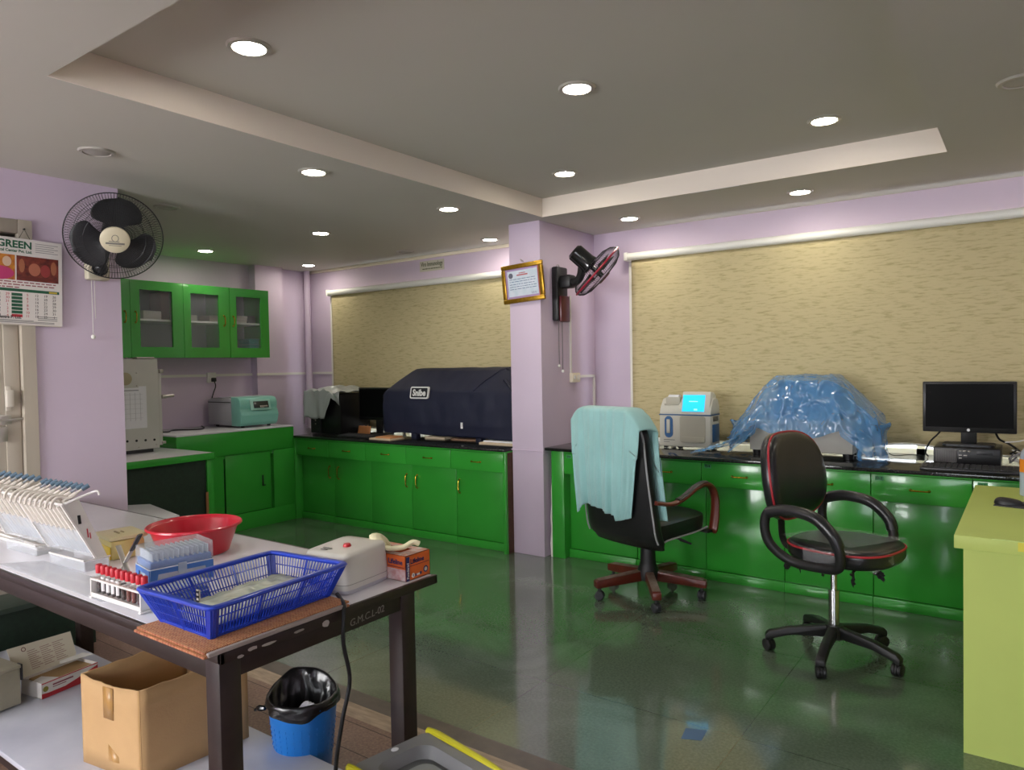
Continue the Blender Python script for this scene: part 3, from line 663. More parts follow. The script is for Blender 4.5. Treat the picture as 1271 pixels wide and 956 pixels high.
put('screen_title', B().box((-.035, .010, .0015), (.03, .016, .002), M=Ms), emat('screen_icons', '8fdcff', .9), s2, world=True)
put('screen_icon', B().box((.005, -.052, .0015), (.03, -.040, .002), M=Ms), MATS['screen_icons'], s2, world=True)
put('printer_hatch', B().box((-2.17, 4.905, 1.135), (-2.06, 4.93, 1.145), bev=.002).box((-2.165, 4.92, 1.14), (-2.055, 4.99, 1.192), bev=.006), M_ANG, t, world=True)
put('paper_roll', B().cyl((-2.15, 4.955, 1.18), (-2.07, 4.955, 1.18), .028), M_PAPER, t, world=True)
Mf = frame((-2.125, 4.879, .978), (1, 0, 0), (0, 0, 1))
sl = put('sample_slot', B().prism(rrect(.062, .155, .030), 'z', -.002, .003, M=Mf), M_ANB, t, world=True)
put('sampler', B().box((-.014, -.045, .003), (.012, .055, .012), bev=.004, M=Mf), M_AN, sl, world=True)
Md = frame((-1.945, 4.879, .965), (1, 0, 0), (0, 0, 1))
dr = put('front_door', B().prism(rrect(.19, .19, .02), 'z', -.004, .004, M=Md), M_ANG, t, world=True)
put('door_lip', B().prism(rrect(.18, .035, .012, cy=-.072), 'z', .004, .012, M=Md), M_ANG, dr, world=True)
put('side_panel', B().box((x1-.001, 4.915, .875), (x1+.003, 5.045, 1.0), bev=.001), M_ANB, t, world=True)
b = B()
for k in range(5): b.box((x1-.001, 4.93, 1.022+.007*k), (x1+.002, 5.03, 1.026+.007*k))
put('side_vents', b, M_INK, t, world=True)
put('front_marking', B().box((-2.165, 4.8785, .882), (-2.08, 4.880, .887)).box((-2.165, 4.8785, .868), (-2.12, 4.880, .872)), mat('grey_print', '77786f', rough=.5), t, world=True)
for x, y in ((-2.16, 4.91), (-2.05, 4.91), (-1.85, 4.91), (-2.16, 5.04), (-1.85, 5.04)): put('foot', B().cyl((x, y, ZR), (x, y, ZR+.014), .018), M_INK, t, world=True)
t = thing('small_bottle', 'small white vial beside the analyser, next to the towel', 'vial', (-2.235, 4.83, ZR))
put('body', B().lathe([(0, 0), (.018, 0), (.018, .035), (.012, .045), (.012, .05)], 16), M_WHITE, t); put('cap', B().lathe([(.014, .05), (.014, .065), (0, .066)], 16), mat('grey_blue_cap', '7f8fa8', rough=.4), t)
# grey machine under blue plastic
M_MACH = mat('grey_machine', 'a9a79f', rough=.45)
t = thing('chemistry_analyser', 'grey bench machine mostly wrapped in blue plastic, on the long worktop', 'machine', (-1.15, 4.95, ZR))
put('lower_case', B().box((-1.50, 4.74, .862), (-.875, 5.12, 1.06), bev=.006), M_MACH, t, world=True)
put('upper_case', B().prism([(4.80, 1.06), (5.06, 1.06), (5.06, 1.30), (4.90, 1.30)], 'x', -1.36, -.98, bev=.01), mat('machine_blue_grey', '3d5f92', rough=.4), t, world=True)
for x in (-1.46, -.91):
    for y in (4.79, 5.06): put('foot', B().cyl((x, y, ZR), (x, y, .864), .028, .034), M_BLK, t, world=True)
M_PLAS = mat('blue_plastic_film', '62a4de', rough=.09, alpha=.55, spec=1, coat=1, bump=.12, bump_s=30)
def plas(u, v):
    """bag thrown over the machine: u along x, v front hem -> over the top -> back hem"""
    x = -1.62+.86*u
    P = [(4.66, 0), (4.685, .33), (4.73, .62), (4.80, .92), (4.88, 1.0), (5.02, 1.0), (5.13, .95), (5.155, .6), (5.16, .2)]
    s = v*(len(P)-1); i = min(int(s), len(P)-2); f = s-i
    y = P[i][0]*(1-f)+P[i+1][0]*f; k = P[i][1]*(1-f)+P[i+1][1]*f
    # hem height and ridge height along x
    hem = .985+.03*math.sin(u*9)+.02*nz(u*8, 1, 1)
    if u < .22: hem = .985-(.22-u)/.22*.15
    if u > .80: hem = .985-(u-.80)/.20*.13
    top = 1.345
    if u < .30: top = 1.345-(.30-u)**1.1*1.15
    if u > .70: top = 1.345-(u-.70)**1.2*1.05
    z = hem+(top-hem)*k
    c = .024*nz(u*4+v*2, v*6, 3)+.007*nz(u*15, v*17+u*6, 9)
    ridge = abs(nz(u*6-v*5, v*6+u*4, 12)); c -= .020*(1-min(1, ridge*7))
    ridge = abs(nz(u*9+v*7, v*5-u*6, 31)); c += .014*(1-min(1, ridge*8))
    bulge = -.03*math.sin(PI*u)
    return Vector((x+.014*nz(u*6, v*7, 21), y+bulge*(1-k)+c*(1 if v < .45 else -.3), z+.010*nz(u*9, v*10, 17)+(.5*c if v > .4 else 0)))
cv = thing('plastic_cover', 'crinkled translucent blue plastic sheet over the grey machine', 'cover', (-1.19, 4.9, ZR))
b = B().sheet(plas, 90, 80)
def skirt(u0, sg):
    def f(a, v):
        p = plas(u0, v); c = Vector((p.x+sg*(.02+.03*a), 4.92, .98 if v < .5 else 1.0)); c.z = .95+.1*a
        r = p.lerp(c, a); r.z = min(r.z, p.z+.0); r += Vector((sg*.025*nz(r.y*14, r.z*14, 3), 0, .01*nz(r.y*9, r.z*9, 8)))
        return r
    return f
b.sheet(skirt(0, -1), 10, 80).sheet(skirt(1, 1), 10, 80)
put('sheet', b, M_PLAS, cv, world=True, sharp=180)
def tail(u, v):      # left tail lying on the worktop
    x = -1.43-.42*v+.0*u; w = .10+.05*(1-v)
    y = 4.70+w*(u-.5)*1.5+.03*math.sin(v*5)
    z = ZR+.006+(.20*(1-v)**1.6)*(1-.3*u)+.022*abs(nz(u*7, v*9, 2))+.03*math.sin(PI*u)*(1-v*.6)*.8+.02*nz(u*13, v*14, 7)*.5
    return Vector((x, y, max(z, ZR+.003)))
put('loose_tail', B().sheet(tail, 26, 44), M_PLAS, cv, world=True, sharp=180)
def tail2(u, v):     # right bunch
    a = u*2*PI*.85-1.2; r = .05+.035*v+.012*nz(u*9, v*5, 4)
    return Vector((-.80+.03*v+r*math.cos(a)*1.1, 4.76+.03*v+r*math.sin(a)*1.0, max(ZR+.004, 1.08-.25*v+.02*nz(u*7, v*8, 6))))
put('right_bunch', B().sheet(tail2, 40, 26), M_PLAS, cv, world=True, sharp=180)
# computer at the right end
t = thing('desktop_computer', 'flat black desktop computer case under the monitor, behind the keyboard', 'computer', (-.3, 4.98, ZR))
put('case', B().box((-.462, 4.845, ZR), (-.135, 5.16, .922), bev=.005), M_BLK, t, world=True)
put('vent_grille', B().box((-.452, 4.838, ZR+.012), (-.345, 4.846, .912), bev=.002), mat('grey_grille', '6c6866', rough=.4), t, world=True)
b = B()
for k in range(14): b.box((-.449+.0074*k, 4.8365, ZR+.016), (-.4465+.0074*k, 4.839, .908))
put('grille_slots', b, M_DK, t, world=True)
put('ports', B().sph((-.328, 4.845, .905), (.008, .003, .004), 8).sph((-.308, 4.845, .905), (.01, .003, .004), 8).sph((-.285, 4.845, .905), (.008, .003, .004), 8).box((-.335, 4.842, .878), (-.32, 4.846, .883)).box((-.312, 4.842, .878), (-.295, 4.846, .883)).box((-.335, 4.842, .862), (-.32, 4.846, .867)), M_STEEL, t, world=True)
put('drive_slot', B().box((-.25, 4.8425, .888), (-.17, 4.8455, .908), bev=.001), M_DK, t, world=True)
m2 = monitor('flat_monitor', 'wide black flat monitor standing on the flat computer case at the right', -.53, -.062, 4.975, 1.0, 1.30, 0, .923, logo=True)
keyboard('long black keyboard at the front edge of the long worktop', -.50, .02, 4.55, 4.70, ZR)
t = thing('cable', 'black cables hanging behind the right monitor', 'cable', (-.3, 5.1, .9))
put('left_cable', B().tube(smooth([(-.42, 5.03, 1.06), (-.45, 5.06, .99), (-.50, 5.08, .93), (-.53, 5.12, .86), (-.52, 5.16, .83)], 6), .005), M_INK, t, world=True)
put('right_cable', B().tube(smooth([(-.17, 5.04, 1.02), (-.15, 5.08, .96), (-.10, 5.10, .93), (-.05, 5.08, .89), (-.02, 5.12, .832)], 6), .006), M_INK, t, world=True)
t = thing('cable_tangle', 'tangle of pale and dark leads right of the flat computer case', 'cable', (-.07, 4.95, ZR))
rr = random.Random(3)
for i, m in enumerate((M_WHITE, M_INK, M_WHITE, M_INK, mat('grey_lead', '8a8a90', rough=.5))):
    put('lead', B().tube(smooth([(-.10+.09*rr.random(), 4.90+.14*rr.random(), ZR+.005+.09*rr.random()) for _ in range(6)], 6), .0045, 6), m, t, world=True)
tag(put('white_lead', B().tube(smooth([(-.12, 5.05, .945), (-.06, 5.02, .955), (0, 5.0, .972), (.08, 5.02, .96), (.14, 5.1, .832)], 6), .004, 6), M_WHITE), 'white lead arching right of the black monitor foot', 'cable')
tag(put('thin_lead', B().tube(smooth([(-.80, 5.0, ZR+.005), (-.76, 5.06, .86), (-.70, 5.08, ZR+.006), (-.62, 5.12, .835), (-.56, 5.16, ZR+.006)], 6), .003, 6), M_INK), 'thin dark lead on the worktop by the bright window gap', 'cable')
# ------------------------------------------------------------------ office chairs
M_LEATH = mat('black_leather', '17181a', rough=.36, bump=.12, bump_s=120, coat=.15, crough=.3)
M_LEATH2 = mat('dusty_black_vinyl', '1e1f22', rough=.30, bump=.05, bump_s=40, coat=.2, crough=.25)
M_WOODRED = mat('red_brown_wood', '6e2a1c', rough=.3, coat=.3, noise_s=12, noise_a=.35, stretch=(1, 1, .3))
M_WOODTOP = mat('dusty_worn_wood', '94877b', rough=.75, noise_s=18, col2='75594a')
M_PIPE_G = mat('grey_piping', 'a7a8aa', rough=.4); M_PIPE_R = mat('red_piping', 'b02a36', rough=.4)
M_CHR = mat('chrome', 'c2c2c4', rough=.15, metal=1)
M_CAST = mat('dusty_castor', '34353a', rough=.55); M_BP = mat('matt_black_plastic', '1b1b1d', rough=.45)
def padded(rings_fn, n, seg=40):
    """closed soft body: rings_fn(t) -> list of seg points, t in 0..1"""
    b = B(); R = [rings_fn(i/(n-1)) for i in range(n)]
    t = bmesh.new(); V = [[t.verts.new(p) for p in r] for r in R]
    for a, c in zip(V, V[1:]):
        for k in range(len(a)): t.faces.new((a[k], a[(k+1) % len(a)], c[(k+1) % len(a)], c[k]))
    t.faces.new(V[0]); t.faces.new(V[-1]); bmesh.ops.recalc_face_normals(t, faces=t.faces)
    return b._merge(t)
def sup(w, h, e, seg=40):
    o = []
    for k in range(seg):
        a = 2*PI*k/seg; c, s = math.cos(a), math.sin(a)
        o.append((w*math.copysign(abs(c)**(2/e), c), h*math.copysign(abs(s)**(2/e), s)))
    return o
def castor(x, y, ang, r=.028):
    b = B(); d = Vector((math.cos(ang), math.sin(ang), 0)); c = Vector((x, y, r))
    for s in (-1, 1):
        M = Matrix.Translation(c+d*s*.013) @ d.to_track_quat('Z', 'Y').to_matrix().to_4x4()
        b.lathe([(0, -.010), (r*.8, -.010), (r, -.006), (r, .006), (r*.8, .010), (0, .010)], 22, M=M)
    b.cyl(c-d*.004, c+d*.004, r*1.02, seg=20)
    b.cyl((x, y, r+.018), (x, y, r*2+.022), .010, seg=10)
    return b
# --- executive chair with wooden base
CA = thing('office_chair', 'black leather office chair with wooden arms and star base, a towel over its back', 'chair', (-1.93, 4.09, 0), -.29)
for k, wa in enumerate((231, 303, 15, 87, 159)):
    a = math.radians(wa)+.29; R = Matrix.Rotation(a, 4, 'Z')
    b = B().prism([(.02, .098), (.34, .076), (.355, .078), (.355, .120), (.34, .124), (.02, .160)], 'y', -.027, .027, bev=.006, M=R)
    lg = put('base_arm', b, M_WOODRED, CA)
    put('worn_top', B().prism([(.05, .1585), (.335, .1252), (.335, .1272), (.05, .1605)], 'y', -.023, .023, M=R), M_WOODTOP, lg)
    put('castor', castor(.325*math.cos(a), .325*math.sin(a), a+1.0+k), M_CAST, CA)
put('column_cover', B().lathe([(0, .10), (.065, .10), (.07, .15), (.052, .19), (.048, .21), (.044, .30), (.036, .335), (0, .335)], 28), M_BP, CA)
put('gas_rod', B().cyl((0, 0, .33), (0, 0, .40), .014), M_CHR, CA)
put('tilt_mechanism', B().box((-.09, -.12, .385), (.09, .12, .415), bev=.01).cyl((.10, .0, .375), (.10, .07, .375), .032), M_BP, CA)
put('lever', B().tube([(.08, .03, .385), (.16, .06, .378), (.20, .08, .365)], .006).tube([(.19, .075, .368), (.25, .11, .345)], [.010, .006]), M_BP, CA)
def seatA(t):
    z = [.408, .410, .44, .475, .50, .512, .515][int(round(t*6))]; k = [.90, .97, 1, 1, .985, .93, .80][int(round(t*6))]
    return [Vector((x, y+.03, z+.012*(y/.26)-.01*(x/.27)**2*(z > .5))) for x, y in sup(.262*k, .255*k, 5)]
put('seat', padded(seatA, 7, 40), M_LEATH, CA, sharp=60)
def backline(z):      # rear surface y of the back at height z, a lazy S
    t = max(0, (z-.36)/.80)
    return -.275-.035*math.sin(t*PI*.9)-.125*t**1.5+.04*t
def halfw(z):
    t = max(0, (z-.36)/.80)
    return (.285-.02*t) if t < .75 else .27-.10*((t-.75)/.25)**2.5
def back_off(t): return .04*(1-t/.15)**2 if t < .15 else 0
def backA(t):
    z = .352+.80*t; hw = halfw(z); th = .055 if 0.04 < t < .97 else .035
    if t < .06: hw *= .93+.07*t/.06
    yb = backline(z)
    if t < .15: yb += .04*(1-t/.15)**2
    return [Vector((x, yb+.055+y-.02*(x/.27)**2*-1, z)) for x, y in sup(hw, th, 3.2)]
put('backrest', padded(backA, 34, 40), M_LEATH, CA, sharp=60)
for s in (-1, 1):
    pts = [(s*(halfw(.40+.69*k/20)*.985), backline(.40+.69*k/20)+back_off((.40+.69*k/20-.352)/.80)+.040, .40+.69*k/20) for k in range(21)]
    put('piping', B().tube(pts, .0055, 8), M_PIPE_G, CA)
    pts2 = smooth([(s*.255, -.175, .385), (s*.263, -.12, .405), (s*.267, .0, .413), (s*.265, .15, .42), (s*.25, .262, .428)], 5)
    put('seat_piping', B().tube(pts2, .0055, 8), M_PIPE_G, CA)
    path = smooth([(s*.285, -.25, .645), (s*.30, -.13, .625), (s*.305, -.03, .645), (s*.305, .08, .692), (s*.305, .17, .708), (s*.305, .235, .68), (s*.305, .268, .61), (s*.305, .268, .52), (s*.302, .255, .43), (s*.30, .245, .415)], 6)
    ar = put('armrest', B().tube(path, [.017+.010*min(1, i/len(path)*1.2) for i in range(len(path))], 10, flat=(1.15, .75)), M_WOODRED, CA)
    put('arm_pad', B().tube([p+Vector((0, 0, .014)) for p in path[9:26]], .014, 8, flat=(1.5, .55)), M_LEATH, ar)
    put('arm_bracket', B().box((s*.30, .20, .405), (s*.15, .25, .42)), M_BP, CA)
# --- towel over the back
M_TOWEL = mat('aqua_towel', 'a6d8d6', rough=.95, sheen=.4, bump=.35, bump_s=260, noise_s=5, noise_a=.10)
def towel(u, v):
    # u: left -> right, v: rear hem -> over the top -> front hem
    ztop = 1.165
    fold = .013*math.sin(u*33+1.5*math.sin(u*9))+.006*math.sin(u*71+1)
    if v < .60:
        s = 1-v/.60                              # 1 at the rear hem
        zh = .57-.045*(u < .16)*(1-u/.16)+.02*math.sin(u*7) - .035*(u > .72)
        z = ztop-(ztop-zh)*s
        xl, xr = -.262, .29-.13*s**1.3
        y = backline(max(.40, min(z, 1.15)))-.020-.010*s+fold*(.35+.65*s)-.025*s*(u < .2)*(1-u/.2)
    elif v < .70:
        a = (v-.60)/.10*PI
        y0 = backline(1.15)-.02; w = .15
        z = ztop+.022*math.sin(a); xl, xr = -.262, .29+.01*math.sin(a/2)
        y = y0+w*(1-math.cos(a))/2+fold*.35
    else:
        s = (v-.70)/.30
        z = ztop-s*(ztop-.53); xl, xr = -.262, .30
        y = backline(max(.40, min(z, 1.15)))+.125+fold*(.3+.5*s)
    x = xl+(xr-xl)*u
    z += (-.09*max(0, (abs(x)-.17)/.11)**2)*(1 if .40 < v < .85 else .3)*(1 if z > .9 else 0)
    return Vector((x, y, z))
tw = thing('bath_towel', 'pale aqua towel draped over the backrest of the leather chair', 'towel', (-1.93, 4.09, .5), -.29)
bb = B().sheet(towel, 90, 110)
bmesh.ops.transform(bb.bm, matrix=Matrix.Translation((0, 0, -.5)), verts=bb.bm.verts)
put('cloth', bb, M_TOWEL, tw, solid=.006, sharp=180)
# --- task chair with red piping
CB = thing('office_chair', 'black task chair with red piping, loop arms and torn plastic wrap on its seat', 'chair', (-.775, 3.72, 0), math.radians(-105))
for k in range(5):
    a = math.radians(199+72*k+105); R = Matrix.Rotation(a, 4, 'Z')
    put('base_arm', B().prism([(.0, .095), (.20, .088), (.275, .066), (.31, .052), (.318, .056), (.318, .082), (.30, .10), (.20, .128), (.03, .152), (0, .152)], 'y', -.021, .021, bev=.008, M=R), M_BP, CB)
    put('castor', castor(.30*math.cos(a), .30*math.sin(a), a+.6+1.3*k, .029), M_BP, CB)
put('hub', B().lathe([(0, .09), (.045, .09), (.048, .12), (.040, .155), (0, .155)], 28), M_BP, CB)
put('gas_column', B().cyl((0, 0, .15), (0, 0, .315), .0245, seg=28).cyl((0, 0, .315), (0, 0, .325), .0265, seg=28), M_CHR, CB)
put('gas_rod', B().cyl((0, 0, .32), (0, 0, .50), .0155), M_CHR, CB)
put('tilt_mechanism', B().box((-.08, -.11, .455), (.08, .12, .495), bev=.008).cyl((-.08, -.04, .475), (-.16, -.05, .46), .007), M_BP, CB)
def seatB(t):
    i = int(round(t*7)); z = [.492, .494, .515, .545, .562, .572, .577, .578][i]; k = [.86, .94, 1, 1, .985, .95, .85, .6][i]
    return [Vector((x*(1-.10*(y < 0)*(-y/.24)), y+.055, z+.004*(y/.24))) for x, y in sup(.235*k, .245*k, 2.8)]
put('seat', padded(seatB, 8, 48), M_LEATH2, CB, sharp=60)
put('seat_piping', B().tube([(x*1.003*(1-.10*(y < 0)*(-y/.24)), y*1.003+.055, .558+.004*(y/.24)) for x, y in sup(.233, .243, 2.8, 60)], .0055, 8, closed=True), M_PIPE_R, CB)
# backrest: rounded tall pad leaning back
BM = Matrix.Translation((0, -.215, .865)) @ Matrix.Rotation(math.radians(9), 4, 'X')
def backB(t):
    i = int(round(t*7)); y = [-.045, -.043, -.03, 0, .012, .026, .034, .036][i]; k = [.86, .95, 1, 1, .975, .93, .80, .5][i]
    return [BM @ Vector((x*(1-.10*max(0, z)/.215), y+.028*(x/.25)**2-.012*(z/.22)**2, z)) for x, z in sup(.262*k, .218*k, 3.0, 56)]
put('backrest', padded(backB, 8, 56), M_LEATH2, CB, sharp=60)
put('back_piping', B().tube([BM @ Vector((x*1.002*(1-.10*max(0, z)/.215), .006+.028*(x/.25)**2-.012*(z/.22)**2, z)) for x, z in sup(.2605, .2165, 3.0, 70)], .0055, 8, closed=True), M_PIPE_R, CB)
put('back_bracket', B().tube(smooth([(0, -.05, .478), (0, -.20, .478), (0, -.262, .52), (0, -.275, .62), (0, -.272, .76)], 5), .016, 8, flat=(1.9, .55)), M_BP, CB)
for s in (-1, 1):
    path = smooth([(s*.262, -.17, .55), (s*.275, -.20, .63), (s*.278, -.18, .715), (s*.278, -.08, .738), (s*.278, .05, .722), (s*.278, .135, .655), (s*.27, .165, .57), (s*.255, .145, .505), (s*.242, .05, .488), (s*.242, -.08, .492)], 7, closed=True)
    ar = put('armrest', B().tube(path, .023, 12, closed=True), M_BP, CB)
    put('arm_sleeve', B().tube(smooth([(s*.278, -.18, .715), (s*.278, -.08, .739), (s*.278, .05, .723), (s*.278, .135, .656), (s*.272, .16, .60)], 6), .0275, 12), M_LEATH2, ar)
M_WRAP = mat('clear_wrap', 'dfe4e6', rough=.14, alpha=.2, spec=.9)
M_RAG = mat('torn_black_lining', '121213', rough=.8)
def wrap(u, v):
    x = -.20+.36*u; y = -.15+.36*v-.10*u
    return Vector((x, y+.055, .586+.006*abs(nz(u*9, v*9, 3))+.004*nz(u*19, v*19, 1)))
put('plastic_wrap', B().sheet(wrap, 26, 26), M_WRAP, CB, sharp=180)
def wrap2(u, v):
    a = -.35+1.7*u; r = 1.0
    return Vector((.236*math.cos(a)*1.03+.01*nz(u*9, v*5, 2), .055+.246*math.sin(a)*1.03, .57-.105*v*(.6+.5*nz(u*6, 0, 5))+.008*nz(u*20, v*9, 7)))
put('torn_wrap', B().sheet(wrap2, 50, 10), M_WRAP, CB, sharp=180)
def rag(x0, y0, w, L, sd):
    def f(u, v): return Vector((x0+w*(u-.5)*(1-.25*v)+.012*nz(u*4, v*5, sd), y0+.05*(u-.5)+.016*nz(u*6, v*4, sd+3), .496-L*v*(.55+.5*abs(nz(u*5, sd, 1)))))
    return B().sheet(f, 14, 10)
for (x0, y0, w, L, sd) in ((.20, .19, .12, .09, 1), (.21, .05, .10, .07, 2), (.10, -.13, .05, .12, 3), (.16, -.15, .05, .10, 4), (.12, .27, .04, .05, 5)):
    put('torn_lining', rag(x0, y0, w, L, sd), M_RAG, CB, solid=.002, sharp=180)
# ------------------------------------------------------------------ wall fans
M_FANB = mat('fan_blade', '26282a', rough=.4); M_CAGE = mat('cage_wire', '222026', rough=.4, metal=.2); M_BEIGE = mat('beige_plastic', 'c3bba6', rough=.45)
def fan_cage(Mx, R, depth, nsp, wire):
    """front and rear wire basket; disc axis +Z of Mx"""
    def half(sgn):
        b = B()
        for k in range(nsp):
            a = 2*PI*k/nsp; c, s = math.cos(a), math.sin(a)
            pts = [(r*c, r*s, sgn*h) for r, h in ((R*.24, depth), (R*.6, depth*.93), (R*.86, depth*.62), (R*.96, depth*.3), (R, 0))]
            b.tube(pts, wire, 4, M=Mx)
        for r, h in ((R*.62, depth*.92), (R*.80, depth*.72)):
            b.tube([(r*math.cos(2*PI*k/48), r*math.sin(2*PI*k/48), sgn*h) for k in range(48)], wire*1.3, 5, closed=True, M=Mx)
        return b
    return half(1), half(-1)
def blade(a0, Ri, Ro, Mx, wid=.95, skew=.25):
    def f(u, v):
        r = Ri+(Ro-Ri)*v
        hw = wid*(.42+.58*math.sin(min(1, v*1.5)*PI/2))*(1 if v < .5 else math.sqrt(max(0, 1-((v-.5)/.5)**2)))
        a = a0+skew*v+hw*(u-.5); z = .028*(u-.5)*2*(1-.3*v)
        return Vector((r*math.cos(a), r*math.sin(a), z))
    return B().sheet(f, 20, 34, M=Mx)
def look(n, up, o):
    z = Vector(n).normalized(); x = Vector(up).cross(z).normalized(); y = z.cross(x)
    m = Matrix((x, y, z)).transposed().to_4x4(); m.translation = Vector(o); return m
# left fan
c = Vector((-4.02, 1.925, 2.175)); n = Vector((.83, -.35, -.46)).normalized()
FM = look(n, (0, 0, 1), c)
t = thing('wall_fan', 'round black wall fan with a cream hub cap on the left wall', 'fan', (-4.33, 1.95, 2.0))
fr, rr_ = fan_cage(FM, .238, .056, 100, .0010)
put('front_cage', fr, M_CAGE, t, world=True); put('rear_cage', rr_, M_CAGE, t, world=True)
put('cage_rim', B().tube([(.238*math.cos(2*PI*k/64), .238*math.sin(2*PI*k/64), 0) for k in range(64)], .0030, 8, closed=True, M=FM), M_CAGE, t, world=True)
for k in range(3): put('blade', blade(math.radians(90+120*k-10), .045, .215, FM, 1.85, .10), M_FANB, t, world=True, solid=.003)
hc = put('hub_cap', B().lathe([(0, .066), (.064, .065), (.071, .060), (.073, .050)], 36, M=FM), mat('cream_cap', 'd2c8ac', rough=.4), t, world=True)
put('cap_emblem', B().box((-.045, -.022, .0655), (.045, -.012, .0665), M=FM).tube([(.016*math.cos(a), .012+.018*math.sin(a), .066) for a in [2*PI*k/14 for k in range(14)]], .0016, 4, closed=True, M=FM).box((-.03, -.008, .0655), (.02, -.004, .0665), M=FM).box((-.03, -.030, .0655), (.03, -.027, .0662), M=FM), mat('emblem_grey', '77746e', rough=.5), hc, world=True)
put('motor', B().cyl(FM @ Vector((0, 0, -.05)), FM @ Vector((0, 0, -.19)), .062, .05, seg=26).cyl(FM @ Vector((0, 0, -.03)), FM @ Vector((0, 0, .06)), .02, seg=16), M_FANB, t, world=True)
put('arm', B().tube(smooth([FM @ Vector((0, 0, -.15)), (-4.18, 1.96, 2.20), (-4.20, 1.96, 2.12), (-4.255, 1.955, 2.04)], 6), .024, 12).sph((-4.255, 1.955, 2.035), .035, 16), M_FANB, t, world=True)
mt = put('wall_mount', B().box((-4.329, 1.895, 1.965), (-4.265, 2.015, 2.17), bev=.014), M_BEIGE, t, world=True)
put('mount_socket', B().cyl((-4.266, 1.955, 2.03), (-4.255, 1.955, 2.03), .042, seg=24), M_INK, mt, world=True)
put('pull_cord', B().tube([(-4.30, 1.925, 1.968), (-4.302, 1.926, 1.66)], .0016, 5).sph((-4.302, 1.926, 1.645), (.012, .012, .014), 12), M_WHITE, t, world=True)
put('pull_cord', B().tube([(-4.31, 1.945, 1.968), (-4.31, 1.945, 1.75)], .0016, 5), M_WHITE, t, world=True)
# pillar fan
n = Vector((.605, .43, -.67)).normalized(); c = Vector((-2.60, 4.705, 2.125)); FM = look(n, (0, 0, 1), c)
M_MAR = mat('maroon_plastic', '571420', rough=.3)
t = thing('wall_fan', 'black wall fan with a maroon ring on the side of the lilac pillar', 'fan', (-2.951, 4.7, 2.0))
fr, rr_ = fan_cage(FM, .225, .072, 84, .0010)
put('front_cage', fr, M_CAGE, t, world=True); put('rear_cage', rr_, M_CAGE, t, world=True)
put('cage_rim', B().tube([(.225*math.cos(2*PI*k/64), .225*math.sin(2*PI*k/64), 0) for k in range(64)], .0075, 8, closed=True, M=FM), mat('maroon_ring', 'a01f38', rough=.35), t, world=True)
put('rim_clip', B().sph(FM @ Vector((0, .226, 0)), .013, 10), M_PALE, t, world=True)
for k in range(3): put('blade', blade(math.radians(40+120*k), .05, .198, FM, 1.7, .12), M_FANB, t, world=True, solid=.003)
put('hub_cap', B().lathe([(0, .082), (.05, .080), (.06, .07)], 28, M=FM), M_MAR, t, world=True)
put('motor', B().lathe([(0, -.235), (.05, -.232), (.066, -.215), (.068, -.10), (.074, -.075), (.06, -.05), (.02, -.045), (.02, .05)], 30, M=FM), mat('gloss_black', '17191a', rough=.15, coat=.5), t, world=True)
put('neck', B().tube(smooth([FM @ Vector((0, -.03, -.12)), (-2.72, 4.67, 2.10), (-2.78, 4.69, 2.06), (-2.87, 4.70, 2.07)], 5), .030, 12).box((-2.90, 4.65, 2.02), (-2.80, 4.75, 2.12), bev=.02), M_BP, t, world=True)
mt = put('wall_mount', B().box((-2.95, 4.625, 1.775), (-2.895, 4.775, 2.185), bev=.012), M_BP, t, world=True)
put('control_front', B().box((-2.897, 4.64, 1.765), (-2.872, 4.765, 1.965), bev=.012), M_MAR, mt, world=True)
put('hook', B().tube([(-2.93, 4.69+.02*math.cos(a), 2.185+.02*math.sin(a)) for a in [PI*k/8 for k in range(9)]], .003, 6), M_STEEL, t, world=True)
for y, z in ((4.665, 1.44), (4.715, 1.40)):
    cd = put('pull_cord', B().tube([(-2.915, y, 1.775), (-2.915, y, z)], .0028, 6), mat('grey_cord', '6c6870', rough=.5) if y < 4.7 else MATS['grey_cord'], t, world=True)
    put('cord_bead', B().sph((-2.915, y, z-.008), .012, 12), M_WHITE, cd, world=True)
# ------------------------------------------------------------------ framed certificate on the pillar
M_GOLD = mat('gilt_frame', 'b38a28', rough=.3, metal=.75, noise_s=60, noise_a=.3)
CM = Matrix.Translation((-3.092, 4.452, 2.062)) @ Matrix.Rotation(math.radians(-3.0), 4, 'Y') @ Matrix.Rotation(math.radians(93), 4, 'X')
t = thing('certificate_frame', 'gilt framed certificate hung crooked on the front of the lilac pillar', 'picture frame', (-3.09, 4.46, 2.06))
W_, H_ = .375, .29; fw = .034
b = B()
for a, c2 in (((-W_/2, -H_/2), (W_/2, -H_/2+fw)), ((-W_/2, H_/2-fw), (W_/2, H_/2)), ((-W_/2, -H_/2+fw), (-W_/2+fw, H_/2-fw)), ((W_/2-fw, -H_/2+fw), (W_/2, H_/2-fw))):
    b.box((a[0], a[1], -.012), (c2[0], c2[1], .012), bev=.006, M=CM)
put('gilt_frame', b, M_GOLD, t, world=True)
mm = put('mount', B().box((-W_/2+fw, -H_/2+fw, -.008), (W_/2-fw, H_/2-fw, .002), M=CM), mat('mauve_mount', 'a78cb4', rough=.6), t, world=True)
cs = put('certificate', B().box((-.136, -.096, .002), (.136, .096, .0028), M=CM), mat('certificate_paper', 'd5dbe8', rough=.6, noise_s=18, col2='c3d2de'), t, world=True)
b = B()
rr = random.Random(5)
for k, zz in enumerate((.03, .012, -.008, -.026, -.044)):
    x = -.12
    while x < .11:
        L_ = .01+.03*rr.random(); b.box((x, zz, .0028), (min(x+L_, .122), zz+.005, .0032), M=CM); x += L_+.006
put('text_lines', b, mat('blue_grey_print', '6f82a0', rough=.6), cs, world=True)
